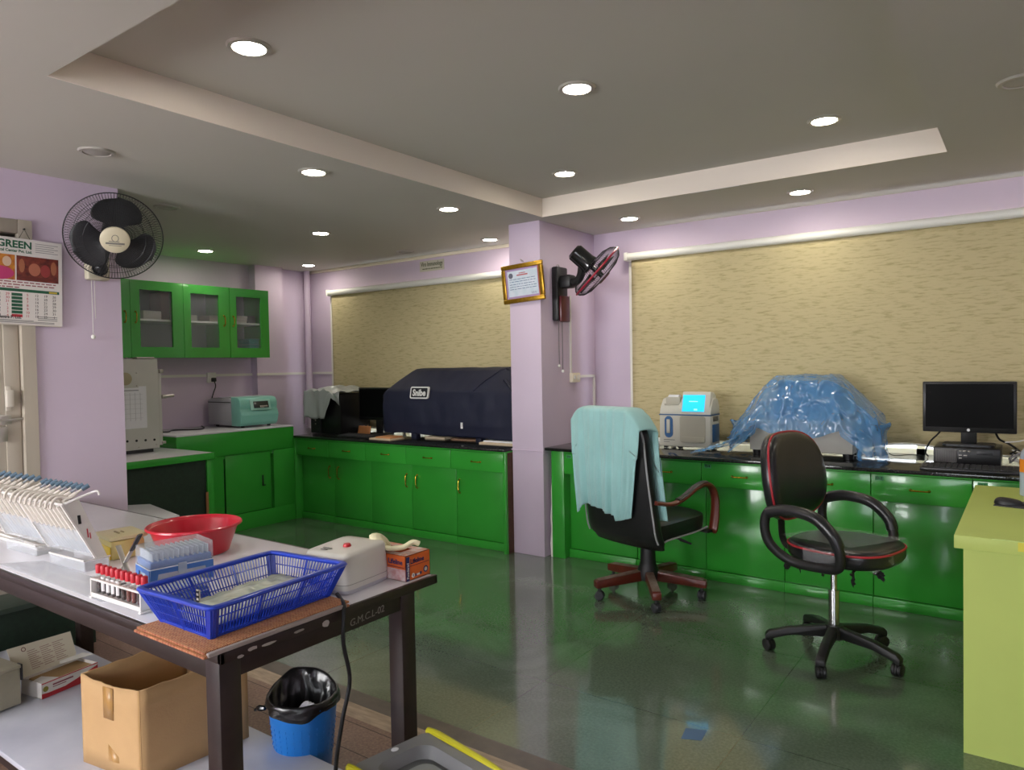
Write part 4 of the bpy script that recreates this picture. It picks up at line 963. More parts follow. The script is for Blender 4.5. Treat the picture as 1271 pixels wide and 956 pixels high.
put('title', B().box((-.05, .056, .0028), (.05, .066, .0032), M=CM).box((-.03, .072, .0028), (.03, .078, .0032), M=CM), mat('red_print', 'b5646a', rough=.6), cs, world=True)
put('seal', B().cyl(CM @ Vector((-.105, .062, .0028)), CM @ Vector((-.105, .062, .0036)), .02, seg=24), mat('seal_grey', '5d6070', rough=.6), cs, world=True)
put('signature', B().tube([CM @ Vector((.07+.05*k/10, -.082+.008*math.sin(k*2.1), .0032)) for k in range(11)], .0012, 4), mat('violet_ink', '6a5a9a', rough=.6), cs, world=True)
put('bead_strip', B().box((W_/2-fw-.012, -H_/2+fw, .0025), (W_/2-fw, H_/2-fw, .004), M=CM), mat('rust_strip', 'b0603c', rough=.5), t, world=True)
put('hanging_nail', B().cyl((-3.10, 4.474, 2.225), (-3.115, 4.45, 2.24), .003, seg=8).tube([(-3.09, 4.452, 2.205), (-3.115, 4.455, 2.238)], .0015, 5), M_STEEL, t, world=True)
# socket on the pillar side
t = thing('wall_socket', 'cream switch and socket plate on the side of the lilac pillar', 'socket', (-2.951, 4.92, 1.34))
put('plate', B().box((-2.951, 4.865, 1.30), (-2.918, 4.985, 1.375), bev=.006), M_CREAM, t, world=True)
put('switch', B().box((-2.919, 4.88, 1.325), (-2.912, 4.91, 1.355), bev=.003), M_WHITE, t, world=True)
put('socket_face', B().cyl((-2.919, 4.95, 1.338), (-2.915, 4.95, 1.338), .022, seg=20), M_WHITE, t, world=True)
# thin cable running round the pillar
tag(put('thin_cable', B().tube(smooth([(-3.236, 4.468, .80), (-3.2, 4.468, .795), (-3.1, 4.468, .797), (-3.0, 4.468, .795), (-2.955, 4.468, .788), (-2.945, 4.48, .783), (-2.945, 4.515, .78)], 6), .004, 6), M_WALL), 'thin lilac painted cable round the pillar at worktop height', 'cable')
# ------------------------------------------------------------------ signs
M_SIGNW = mat('sign_white', 'd5d2d6', rough=.5); M_SIGNB = mat('sign_border', '6a4a4a', rough=.5); M_SIGNK = mat('sign_black', '121a24', rough=.5)
t = thing('department_sign', 'white sign reading BIOCHEMISTRY on the edge of the ceiling tray', 'sign', (-1.595, 4.40, 2.57))
SM = frame((-1.595, 4.404, 2.568), (1, 0, 0), (0, 0, 1))
put('board', B().box((-.163, -.056, 0), (.163, .056, .0025), M=SM), M_SIGNW, t, world=True)
b = B(); b.box((-.163, .053, .0025), (.163, .056, .0032), M=SM).box((-.163, -.056, .0025), (-.16, .056, .0032), M=SM).box((.158, -.056, .0025), (.163, .056, .0032), M=SM).box((-.163, -.053, .0025), (-.115, -.050, .0032), M=SM).box((-.09, -.053, .0025), (.10, -.049, .0032), M=SM).box((.115, -.053, .0025), (.163, -.050, .0032), M=SM)
put('border', b, M_SIGNB, t, world=True)
text('lettering', 'BIOCHEMISTRY', SM @ Matrix.Translation((0, .004, .003)) @ Matrix.Diagonal((.49, 1, 1, 1)), .098, M_SIGNK, t, bold=.0035)
t = thing('department_sign', 'small white sign reading Viro Immunology on the alcove wall above the blind', 'sign', (-4.655, 5.17, 2.42))
SM = frame((-4.655, 5.179, 2.418), (1, 0, 0), (0, 0, 1))
put('board', B().box((-.155, -.055, 0), (.155, .045, .003), M=SM), mat('sign_pale', 'c9c4b4', rough=.5), t, world=True)
text('lettering', 'Viro Immunology', SM @ Matrix.Translation((0, .012, .0035)) @ Matrix.Diagonal((.68, 1, 1, 1)), .058, mat('sign_olive', '5b5f44', rough=.5), t, bold=.0008)
b = B(); x = -.12; rr = random.Random(2)
while x < .12:
    L_ = .012+.02*rr.random(); b.box((x, -.036, .003), (x+L_, -.027, .0036), M=SM); x += L_+.005
put('small_print', b, MATS['sign_olive'], t, world=True)
# ------------------------------------------------------------------ wall calendar
CB_ = frame((-4.308, 1.545, 1.93), (0, 1, 0), (0, 0, 1)) @ Matrix.Rotation(math.radians(-1.4), 4, 'Z')
t = thing('wall_calendar', 'wall calendar headed GREEN, with two pictures and a date grid, by the door', 'calendar', (-4.31, 1.545, 1.70))
Wc, Hc = .46, .45
put('back_pages', B().box((-Wc/2+.004, -Hc/2-.006, -.006), (Wc/2-.006, Hc/2-.004, -.0005), M=CB_), M_PALE, t, world=True)
pg = put('page', B().box((-Wc/2, -Hc/2, -.0005), (Wc/2, Hc/2, .001), M=CB_), mat('calendar_paper', 'e2dcd8', rough=.5), t, world=True)
M_CG = mat('print_green', '1b5a40', rough=.5); M_CR = mat('print_red', 'b8323e', rough=.5); M_CK = mat('print_black', '2c2a2c', rough=.5)
T = lambda x, y, z=.0012: CB_ @ Matrix.Translation((x, y, z))
text('heading', 'GREEN', T(.085, Hc/2-.035), .052, M_CG, pg, align='RIGHT', bold=.0016)
text('subheading', 'Medical Center Pvt. Ltd.', T(.085, Hc/2-.068) @ Matrix.Diagonal((.95, 1, 1, 1)), .020, M_CG, pg, align='RIGHT', bold=.0006)
b = B()
for k in range(5): b.box((.10, Hc/2-.02-.011*k, .001), (.10+.11-.02*(k % 2), Hc/2-.017-.011*k, .0013), M=CB_)
put('small_print', b, mat('print_grey', '8d8a88', rough=.5), pg, world=True)
def pic(x0, x1, y0, y1, base, blobs, nm):
    p = put('picture', B().box((x0, y0, .001), (x1, y1, .0014), M=CB_), mat(nm, base[0], rough=.45, noise_s=28, col2=base[1], detail=5), pg, world=True)
    for i, (cx, cy, rx, ry, c2) in enumerate(blobs):
        put('printed_shape', B().prism([(x0+(x1-x0)*(cx+rx*math.cos(2*PI*k/20)), y0+(y1-y0)*(cy+ry*math.sin(2*PI*k/20))) for k in range(20)], 'z', .0014+.0001*i, .0016+.0001*i, M=CB_), mat('%s_%d' % (nm, i), c2, rough=.45), p, world=True)
pic(-.20, .005, .005, .135, ('d8962c', 'a8482a'), ((.62, .25, .36, .28, 'c03a72'), (.35, .55, .2, .36, '9c4030'), (.35, .84, .09, .11, 'c98a62'), (.42, .36, .14, .14, 'd9b04a'), (.82, .72, .10, .2, 'd8b9a0')), 'warm_print')
pic(.012, .212, .005, .135, ('8a3a2c', '54201e'), ((.42, .48, .14, .26, 'b06a52'), (.68, .46, .12, .26, '9a3c3c'), (.12, .6, .07, .28, 'a8684a'), (.88, .6, .07, .28, 'a8684a'), (.5, .12, .44, .07, '6b2a24')), 'maroon_print')
b = B(); rr = random.Random(8)
for row, y in enumerate((-.008, -.022, -.036)):
    x = -.20
    while x < (.19 if row < 2 else .02):
        L_ = .012+.02*rr.random(); b.box((x, y, .001), (x+L_, y+.006, .0013), M=CB_); x += L_+.006
put('caption_lines', b, mat('print_rose', '9a5a62', rough=.5), pg, world=True)
put('green_band', B().box((-.222, -.055, .001), (.215, -.040, .0014), M=CB_), M_CG, pg, world=True)
put('gold_word', B().box((.165, -.052, .0014), (.205, -.043, .0016), M=CB_), mat('print_gold', 'c9b040', rough=.5), pg, world=True)
for k in range(7):
    put('weekday_tab', B().box((-.012, -.078-.0185*k, .001), (.038, -.063-.0185*k, .0014), M=CB_), M_CR if k == 6 else M_CG, pg, world=True)
n_ = 1
for col in range(9):
    x = (-.205, -.16, -.115, -.07, -.03, .062, .105, .148, .19)[col]
    lines = ' '
    text('dates', '\n'.join(str((col*7+r) % 31+1) for r in range(7)), CB_ @ Matrix.Translation((x, -.126, .0012)) @ Matrix.Diagonal((1, 1.0, 1, 1)), .0185, M_CR if col in (4, 5) else M_CK, pg, depth=.0002)
text('publisher', 'Indrien Language Centre P. Ltd.', T(-.215, -.190) @ Matrix.Diagonal((.9, 1, 1, 1)), .0215, M_CK, pg, align='LEFT', bold=.0006)
b = B()
for k in range(3): b.box((-.215, -.207-.006*k, .001), (.09+.1*(k > 0), -.2035-.006*k, .0013), M=CB_)
for k in range(3): b.box((.11, -.183-.009*k, .001), (.205, -.179-.009*k, .0013), M=CB_)
put('foot_print', b, MATS['print_grey'], pg, world=True)
put('hanger', B().cyl((-4.33, 1.60, 2.205), (-4.30, 1.60, 2.205), .004, seg=8).tube([(-4.307, 1.575, 2.155), (-4.307, 1.60, 2.205), (-4.307, 1.625, 2.155)], .0015, 5), M_INK, t, world=True)
def sup_pts(w, h, e): return sup(w, h, e, 40)
# ------------------------------------------------------------------ lab table
M_TABW = mat('dark_brown_wood', '2e2320', rough=.40, noise_s=9, noise_a=.35, stretch=(.3, 2, 2))
TZ = .75; TXR, TYN, TYF, TXL = -1.60, .985, 1.775, -4.31
tb = thing('lab_table', 'dark wooden lab table with a white laminate top and an open lower shelf', 'table', (-2.9, 1.38, 0))
put('top', B().box((TXL, TYN+.012, .735), (TXR-.014, TYF-.012, TZ), bev=.001), M_LAM, tb, world=True)
put('top_edge', B().box((TXL, TYN, .722), (TXR, TYN+.012, TZ-.001), bev=.002).box((TXL, TYF-.012, .722), (TXR, TYF, TZ-.001), bev=.002).box((TXR-.014, TYN, .722), (TXR, TYF, TZ+.0005), bev=.002).box((TXL, TYN+.012, .722), (TXR-.014, TYF-.012, .735)), M_TABW, tb, world=True)
LX, LYN, LYF, LW = -1.632, 1.0, 1.70, .062
put('apron', B().box((TXL, LYN+.004, .662), (LX-LW, LYN+.03, .722), bev=.002), M_TABW, tb, world=True)
put('apron', B().box((TXL, LYF-.03, .662), (LX-LW, LYF-.004, .722), bev=.002), M_TABW, tb, world=True)
ap = put('apron', B().box((LX-.03, LYN+LW, .662), (LX-.004, LYF-LW, .722), bev=.002), M_TABW, tb, world=True)
for x in (LX, -3.90):
    for y in (LYN, LYF-LW):
        put('leg', B().box((x-LW, y, 0), (x, y+LW, .722), bev=.004), M_TABW, tb, world=True)
M_SHELFW = mat('white_marbled_laminate', 'cfd0da', rough=.3, noise_s=2.5, col2='aeb0bd', detail=6)
put('lower_shelf', B().box((-3.97, .955, .105), (LX-LW-.01, 1.55, .125), bev=.002), M_SHELFW, tb, world=True)
put('shelf_bearer', B().box((-3.97, .965, .065), (LX-LW, .995, .105)), M_TABW, tb, world=True)
put('shelf_bearer', B().box((-3.97, 1.51, .065), (LX-LW, 1.54, .105)), M_TABW, tb, world=True)
# chipped paint along the right hand edge and chalked lettering on the apron
M_CHIP = mat('bare_chips', 'a09a92', rough=.8)
M_CHALK = mat('chalk', '8f8b86', rough=.9)
ME = frame((LX-.0035, 1.505, .692), (0, 1, 0), (0, 0, 1))
text('lettering', 'G.M.C.L-02', ME @ Matrix.Translation((-.01, -.005, .0002)) @ Matrix.Rotation(.05, 4, 'Z'), .030, M_CHALK, tb, depth=.0002, shear=.15)
rr = random.Random(11)
for (y, z, w, h) in ((1.06, .735, .03, .006), (1.10, .732, .05, .005), (1.20, .735, .035, .005), (1.03, .726, .02, .006), (1.295, .728, .03, .012)):
    poly = [(y+w*(.5+.5*math.cos(2*PI*k/9))*(.8+.2*rr.random()), z+h*math.sin(2*PI*k/9)*(.6+.4*rr.random())) for k in range(9)]
    put('paint_chip', B().prism(poly, 'x', TXR-.0005, TXR+.0006), M_CHIP, tb, world=True)
Z = TZ+.0008
# folded rattan mat under the blue basket
def mat_weave():
    m = bpy.data.materials.new('woven_rust_mat'); m.use_nodes = True; nt = m.node_tree; bs = nt.nodes['Principled BSDF']; N = nt.nodes.new; Lk = nt.links.new
    tc = N('ShaderNodeTexCoord'); br = N('ShaderNodeTexBrick'); br.inputs['Scale'].default_value = 1; br.inputs['Brick Width'].default_value = .013; br.inputs['Row Height'].default_value = .0045; br.inputs['Mortar Size'].default_value = .0006
    br.inputs['Color1'].default_value = lin('b8744e'); br.inputs['Color2'].default_value = lin('8f4a34'); br.inputs['Mortar'].default_value = lin('c9a070')
    Lk(tc.outputs['Object'], br.inputs['Vector']); Lk(br.outputs['Color'], bs.inputs['Base Color']); bs.inputs['Roughness'].default_value = .8
    return m
M_MAT = mat_weave()
t = thing('folded_mat', 'folded rust coloured woven mat under the blue basket at the table corner', 'mat', (-1.75, 1.15, TZ))
put('upper_fold', B().box((-1.925, .945, Z+.0085), (-1.605, 1.40, Z+.015), bev=.003), M_MAT, t, world=True)
put('lower_fold', B().box((-1.93, .94, Z), (-1.598, 1.395, Z+.0075), bev=.003), M_MAT, t, world=True)
put('pale_backing', B().box((-1.605, .95, Z+.002), (-1.592, 1.38, Z+.013), bev=.003), mat('grey_backing', '9a8f8a', rough=.8), t, world=True)
# blue slotted basket
M_BASK = mat('royal_blue_plastic', '1d3fb8', rough=.32, coat=.2)
bz0, bz1 = Z+.0155, .862
BQ0 = [(-1.905, 1.005), (-1.672, 1.005), (-1.690, 1.395), (-1.925, 1.375)]   # bottom
BQ1 = [(-1.935, .958), (-1.612, .972), (-1.645, 1.425), (-1.955, 1.390)]   # rim
t = thing('slotted_basket', 'royal blue slotted plastic basket on the folded mat', 'basket', (-1.78, 1.2, bz0))
def lerp2(a, b_, s): return (a[0]+(b_[0]-a[0])*s, a[1]+(b_[1]-a[1])*s)
put('floor', B().prism(BQ0, 'z', bz0, bz0+.005), M_BASK, t, world=True)
rim = smooth([(p[0], p[1], bz1) for i in range(4) for p in (lerp2(BQ1[i], BQ1[(i+1) % 4], .06), lerp2(BQ1[i], BQ1[(i+1) % 4], .35), lerp2(BQ1[i], BQ1[(i+1) % 4], .65), lerp2(BQ1[i], BQ1[(i+1) % 4], .94))], 4, closed=True)
put('rim', B().tube(rim, .0085, 8, closed=True, flat=(1.25, .8)), M_BASK, t, world=True)
for i in range(4):
    a0, a1, c0, c1 = BQ0[i], BQ0[(i+1) % 4], BQ1[i], BQ1[(i+1) % 4]
    L_ = math.hypot(a1[0]-a0[0], a1[1]-a0[1]); ns = int(L_/.0088); b = B()
    def wp(s, h):
        p, q = lerp2(a0, a1, s), lerp2(c0, c1, s); r = lerp2(p, q, h); return Vector((r[0], r[1], bz0+(bz1-bz0)*h))
    npan = 3 if L_ > .3 else 2
    for k in range(1, ns):
        s = k/ns; edge = min(s, 1-s)
        post = edge < .045 or any(abs(s-j/npan) < .6/ns for j in range(1, npan))
        p, q = wp(s, .0), wp(s, 1)
        b.tube([p, q], .0046 if post else .0021, 4)
    for s in (.012, .03, .97, .988): b.tube([wp(s, 0), wp(s, 1)], .0055, 4)
    for h in (.02, .08, .36, .66, .95):
        b.tube([wp(0, h), wp(1, h)], .0034 if h in (.02, .08, .95) else .0020, 4)
    put('slotted_wall', b, M_BASK, t, world=True, sharp=60)
# clear bag of sheets inside the basket
M_BAGP = mat('milky_bag', 'cfd2c0', rough=.25, noise_s=12, col2='b9c2b0', alpha=.95)
def bag(u, v):
    x = -1.90+.19*u+.01; y = 1.02+.36*v
    z = bz0+.018+.030*math.sin(PI*min(1, max(0, u)))**.5*math.sin(PI*v)**.4+.008*nz(u*9, v*12, 3)+.018*v*(1-u)
    return Vector((x+.01*nz(v*7, u*3, 1), y, z))
tag(put('plastic_bag', B().sheet(bag, 24, 40), M_BAGP, solid=.004, sharp=180), 'milky plastic bag of papers lying in the blue basket', 'bag')
t = thing('small_strip', 'small black printed strip standing in the left end of the blue basket', 'strip', (-1.86, 1.09, bz0))
put('strip', B().box((-1.868, 1.082, bz0+.02), (-1.852, 1.086, bz0+.072)), M_PALE, t, world=True)
b = B()
for k in range(4): b.box((-1.868, 1.0815, bz0+.024+.013*k), (-1.852, 1.082, bz0+.030+.013*k))
b.box((-1.868, 1.0815, bz0+.02), (-1.866, 1.082, bz0+.072)).box((-1.854, 1.0815, bz0+.02), (-1.852, 1.082, bz0+.072))
put('print', b, M_INK, t, world=True)
# white tabletop device with red knob
DM = Matrix.Translation((-1.785, 1.545, Z)) @ Matrix.Rotation(math.radians(6), 4, 'Z')
M_DEV = mat('worn_white_plastic', 'd2cfc6', rough=.35, noise_s=9, noise_a=.06)
t = thing('shaker_device', 'worn white rounded tabletop device with a red knob, beside the blue basket', 'device', (-1.785, 1.545, Z))
def dev(t_):
    i = int(round(t_*6)); z = [.012, .016, .045, .095, .112, .120, .122][i]; k = [1.0, 1.005, 1.0, .965, .95, .91, .7][i]
    return [DM @ Vector((x*k, y*k+.004*(z/.12), z+.004*(y/.1)*(z > .1))) for x, y in sup(.096, .105, 8)]
put('housing', padded(dev, 7, 40), M_DEV, t, world=True, sharp=60)
put('base', B().prism(sup_pts(.095, .104, 8), 'z', .001, .012, M=DM), M_CBODY, t, world=True)
put('base_shade_line', B().prism(sup_pts(.0968, .1058, 8), 'z', .028, .0295, M=DM), mat('shadow_line_grey', '8a877f', rough=.5), t, world=True)  # grey band painted as the shadow line above the base
put('red_knob', B().lathe([(0, .118), (.012, .118), (.013, .124), (.010, .131), (0, .133)], 20, c=(.012, -.005, 0), M=DM), mat('red_plastic', 'c4202c', rough=.3), t, world=True)
put('worn_marks', B().box((-.045, -.065, .1195), (-.02, -.058, .1212), M=DM).box((-.05, -.05, .1205), (-.015, -.043, .1222), M=DM).box((.02, .05, .1225), (.045, .056, .124), M=DM), mat('grey_wear', '7d7a75', rough=.7), t, world=True)
put('power_cord', B().tube(smooth([(-1.70, 1.435, Z+.008), (-1.655, 1.41, Z+.008), (-1.602, 1.375, Z+.012), (-1.585, 1.36, .735), (-1.58, 1.352, .66), (-1.578, 1.37, .55), (-1.585, 1.345, .44), (-1.60, 1.33, .30), (-1.588, 1.325, .15), (-1.60, 1.32, .01)], 7), .0062, 10), M_INK, t, world=True)
# glove box
M_ORG = mat('orange_carton', 'df6a2c', rough=.45); M_NAVYP = mat('navy_print', '2c2f6a', rough=.5); M_PINKW = mat('pale_carton', 'e2d4d0', rough=.5, noise_s=40, col2='d98a6a')
gx0, gx1, gy0, gy1, gz1 = -1.86, -1.628, 1.655, 1.77, Z+.083
t = thing('glove_box', 'orange glove box with Lifeline lettering at the far table corner', 'box', (-1.75, 1.71, TZ))
b = B()
b.box((gx0, gy0, Z), (gx1, gy1, Z+.002)); b.box((gx0, gy0, Z), (gx0+.002, gy1, gz1)); b.box((gx1-.002, gy0, Z), (gx1, gy1, gz1)); b.box((gx0, gy0, Z), (gx1, gy0+.002, gz1)); b.box((gx0, gy1-.002, Z), (gx1, gy1, gz1))
put('carton', b, M_ORG, t, world=True)
b = B(); b.box((gx0, gy0, gz1-.002), (gx1, gy0+.028, gz1)).box((gx0, gy1-.028, gz1-.002), (gx1, gy1, gz1)).box((gx1-.05, gy0+.028, gz1-.002), (gx1, gy1-.028, gz1)).box((gx0, gy0+.028, gz1-.002), (gx0+.05, gy1-.028, gz1))
put('top_panel', b, M_PINKW, t, world=True)
put('white_panel', B().box((gx1-.14, gy0-.0006, Z+.001), (gx1-.0, gy0+.0, Z+.038)), mat('glove_photo', 'e0d0d2', rough=.5, noise_s=45, col2='d09a98'), t, world=True)
GM = frame((gx1+.0008, gy0, Z), (0, 1, 0), (0, 0, 1)); GN = frame((gx1, gy0-.0008, Z), (1, 0, 0), (0, 0, 1))
st = put('navy_stripe', B().box((.003, .0, -.0006), (.018, .078, .0004), M=GM), M_NAVYP, t, world=True)
text('lettering', 'Powdered', GM @ Matrix.Translation((.0105, .033, .0006)) @ Matrix.Rotation(PI/2, 4, 'Z'), .0125, M_WHITE, st, depth=.0003, bold=.0003)
text('lettering', 'Lifeline', GM @ Matrix.Translation((.022, .060, .0003)), .0225, M_NAVYP, t, depth=.0003, align='LEFT', bold=.0005)
text('lettering', 'Lifeline', GN @ Matrix.Translation((-.012, .060, .0003)), .0225, M_NAVYP, t, depth=.0003, align='RIGHT', bold=.0005)
put('rule_line', B().box((.022, .045, -.0002), (.11, .0475, .0004), M=GM), mat('maroon_print', '8a2f3a', rough=.5), t, world=True)
put('rule_line', B().box((-.10, .043, -.0002), (-.004, .0455, .0004), M=GN), MATS['maroon_print'], t, world=True)
bd = put('badge', B().prism([(.026, .012), (.031, .007), (.038, .007), (.043, .013), (.038, .021), (.031, .021)], 'z', -.0002, .0004, M=GM), M_WHITE, t, world=True)
put('badge_mark', B().box((.033, .010, .0004), (.036, .018, .0006), M=GM), M_NAVYP, bd, world=True)
put('badge_bar', B().box((.044, .009, -.0002), (.050, .017, .0004), M=GM).box((.066, .0105, -.0002), (.074, .019, .0004), M=GM), M_NAVYP, t, world=True)
put('badge_word', B().box((.051, .010, -.0002), (.065, .016, .0004), M=GM), M_WHITE, t, world=True)
ce = put('round_stamp', B().prism([(.094+.011*math.cos(2*PI*k/20), .022+.011*math.sin(2*PI*k/20)) for k in range(20)], 'z', -.0002, .0004, M=GM), M_NAVYP, t, world=True)
put('stamp_centre', B().prism([(.094+.0065*math.cos(2*PI*k/16), .022+.0065*math.sin(2*PI*k/16)) for k in range(16)], 'z', .0004, .0006, M=GM), M_PALE, ce, world=True)
M_LATEX = mat('cream_latex', 'e6dfb8', rough=.5, bump=.1, bump_s=90)
cx, cy = -1.735, 1.712
put_g = lambda nm, pts, r, lab: tag(put(nm, B().tube(smooth(pts, 7), r, 10, flat=(1.6, .8)), M_LATEX, sharp=180), lab, 'glove', 'latex gloves from the glove box')
put_g('latex_glove', [(cx-.03, cy-.01, gz1-.03), (cx-.01, cy-.03, gz1+.006), (cx+.025, cy-.045, gz1+.012), (cx+.062, cy-.02, gz1+.016), (cx+.082, cy+.004, gz1+.030), (cx+.096, cy+.02, gz1+.024)], .011, 'cream latex glove lying out over the front of the orange glove box')
put_g('latex_glove', [(cx-.03, cy+.0, gz1-.03), (cx-.03, cy-.01, gz1+.015), (cx-.045, cy-.03, gz1+.040), (cx-.03, cy-.055, gz1+.046), (cx-.005, cy-.055, gz1+.028), (cx-.005, cy-.045, gz1+.008)], .013, 'curled cream latex glove at the rear of the orange glove box')
# tip boxes
M_CLEAR = mat('clear_polystyrene', 'e8eef4', rough=.12, alpha=.16, spec=.8); M_TIPB = mat('blue_tip_rack', '4878c0', rough=.35); M_TIPW = mat('white_tips', 'd8e0ea', rough=.4, alpha=.8)
M_FROST = mat('frosted_plastic', 'c9d6e6', rough=.3, alpha=.55)
def tipbox(label, c, rz, w, d, h1, h2):
    t = thing('pipette_tip_box', label, 'box', c, rz, 'pipette tip boxes')
    b = B(); m = .012
    for sx in (-1, 1):
        b.prism([(-d/2, 0), (-d/2+.016, 0), (-d/2+.026, h1*.72), (d/2-.026, h1*.72), (d/2-.016, 0), (d/2, 0), (d/2-.003, h1), (-d/2+.003, h1)], 'x', sx*(w/2)-.0012, sx*(w/2)+.0012)
    for sy in (-1, 1):
        b.prism([(-w/2, 0), (-w/2+.016, 0), (-w/2+.034, h1*.72), (w/2-.034, h1*.72), (w/2-.016, 0), (w/2, 0), (w/2-.003, h1), (-w/2+.003, h1)], 'y', sy*(d/2)-.0012, sy*(d/2)+.0012)
    put('base_frame', b, M_TIPB, t)
    put('base_shell', B().box((-w/2+.003, -d/2+.003, .001), (w/2-.003, d/2-.003, h1-.002), bev=.003), M_FROST, t)
    put('tip_rack', B().box((-w/2+.004, -d/2+.004, h1-.0015), (w/2-.004, d/2-.004, h1+h2*.36), bev=.003), M_TIPB, t)
    b = B()
    for i in range(8):
        for j in range(12): b.cyl((-w/2+.014+(w-.028)*i/7, -d/2+.014+(d-.028)*j/11, h1+h2*.36), (-w/2+.014+(w-.028)*i/7, -d/2+.014+(d-.028)*j/11, h1+h2*.80), .0036, .0042, seg=8)
    o = put('pipette_tips', b, M_TIPW, t)
    b = B(); q = .0016
    b.box((-w/2, -d/2, h1), (w/2, -d/2+q, h1+h2)).box((-w/2, d/2-q, h1), (w/2, d/2, h1+h2)).box((-w/2, -d/2+q, h1), (-w/2+q, d/2-q, h1+h2)).box((w/2-q, -d/2+q, h1), (w/2, d/2-q, h1+h2)).box((-w/2, -d/2, h1+h2-q), (w/2, d/2, h1+h2))
    lid = put('clear_lid', b, M_CLEAR, t)
    put('lid_rim', B().tube([(x, y, h1) for x, y in rrect(w+.003, d+.003, .006)], .0018, 6, closed=True), mat('lid_rim_white', 'e6ecf4', rough=.3, alpha=.8) if 'lid_rim_white' not in MATS else MATS['lid_rim_white'], lid)
    put('clasp', B().box((w/2, -.014, h1-.026), (w/2+.004, .014, h1+.008), bev=.0018), M_FROST, t)
    return t
tipbox('clear lidded blue pipette tip box between the red basin and the blue basket', (-2.305, 1.265, Z), math.radians(-10), .135, .20, .062, .062)
tipbox('blue pipette tip box pressed against the left end of the blue basket', (-2.035, 1.115, Z), math.radians(0), .13, .14, .046, .026)
# red basin
M_RED = mat('red_plastic_basin', 'c81e34', rough=.3, coat=.15)
t = thing('plastic_basin', 'wide red plastic basin on the white table', 'basin', (-2.585, 1.50, Z))
put('bowl', B().lathe([(0, 0), (.115, 0), (.122, .004), (.158, .105), (.166, .112), (.170, .110), (.171, .104), (.167, .103), (.164, .106), (.154, .1), (.119, .008), (0, .006)], 56), M_RED, t)
put('rim_mark', B().box((-.02, -.150, .085), (-.005, -.140, .095)), M_INK, t)
# yellow container
M_YEL = mat('pale_yellow_plastic', 'e6d68a', rough=.3, alpha=.9); M_YELD = mat('yellow_liquid', 'e8c83c', rough=.3)
YM = math.radians(-8)
t = thing('yellow_container', 'square pale yellow translucent container with a flat lid beside the tip box', 'container', (-2.79, 1.325, Z), YM)
put('body', B().box((-.075, -.06, 0), (.075, .06, .072), bev=.012), M_YEL, t)
put('content', B().box((-.02, -.0615, .004), (.072, -.0595, .05), bev=.004), M_YELD, t)
put('lid', B().box((-.083, -.068, .0722), (.083, .068, .088), bev=.006), mat('cream_lid', 'ddd2a4', rough=.35), t)
put('lid_ridge', B().box((-.02, -.02, .088), (.03, -.012, .091), bev=.001).box((-.01, .0, .088), (.02, .006, .0905), bev=.001), mat('tan_mark', '9a8a60', rough=.5), t)
# crossed metal forceps stuck upright
t = thing('crossed_forceps', 'pair of crossed grey metal forceps standing against the tip box', 'forceps', (-2.43, 1.17, Z))
put('arm', B().tube([(-2.375, 1.185, .902), (-2.47, 1.155, Z+.004)], .006, 6, flat=(1.6, .5)), M_STEEL, t, world=True)
put('arm', B().tube([(-2.475, 1.165, .862), (-2.385, 1.16, Z+.004)], .006, 6, flat=(1.6, .5)), M_STEEL, t, world=True)
put('dark_grip', B().tube([(-2.37, 1.186, .908), (-2.405, 1.175, .853)], .0072, 6, flat=(1.6, .5)), M_DK, t, world=True)
# test tube rack with ten blood tubes
M_RACK = mat('white_rack_plastic', 'e4e0dc', rough=.35)
ra, rb_ = Vector((-2.335, 1.012, 0)), Vector((-2.052, 1.022, 0)); rd = (rb_-ra).normalized(); rn = Vector((-rd.y, rd.x, 0)); RLn = (rb_-ra).length
RM = Matrix((rd, rn, Vector((0, 0, 1)))).transposed().to_4x4(); RM.translation = ra+Vector((0, 0, Z))
t = thing('test_tube_rack', 'white plastic rack of red capped blood tubes at the near table edge', 'rack', ra+Vector((0, 0, Z)))
put('base_tray', B().box((0, 0, .006), (RLn, .042, .012), bev=.002, M=RM).box((0, 0, .012), (RLn, .003, .020), M=RM), M_RACK, t, world=True)
b = B(); b.box((0, 0, .058), (RLn, .008, .064), bev=.001, M=RM).box((0, .034, .058), (RLn, .042, .064), bev=.001, M=RM)
for k in range(11): b.box((RLn*k/10-.003 if k else 0, .008, .058), (min(RLn, RLn*k/10+.003), .034, .064), M=RM)
put('top_plate', b, M_RACK, t, world=True)
for x in (0, RLn-.006):
    put('end_panel', B().box((x, 0, 0), (x+.006, .042, .064), bev=.001, M=RM), M_RACK, t, world=True)
    put('foot', B().box((x-.004, -.003, 0), (x+.010, .045, .007), bev=.002, M=RM), M_RACK, t, world=True)
M_TGL = mat('tube_glass', 'e6e6e6', rough=.08, alpha=.14, spec=.8); M_BLOOD = mat('dark_blood', '2a0a0e', rough=.25); M_REDCAP = mat('red_tube_cap', 'c0182a', rough=.4); M_SERUM = mat('serum', '7a3026', rough=.25)
M_TLAB = mat('tube_label', 'e8e4e4', rough=.6)
order = ['first', 'second', 'third', 'fourth', 'fifth', 'sixth', 'seventh', 'eighth', 'ninth', 'tenth']
rr = random.Random(4)
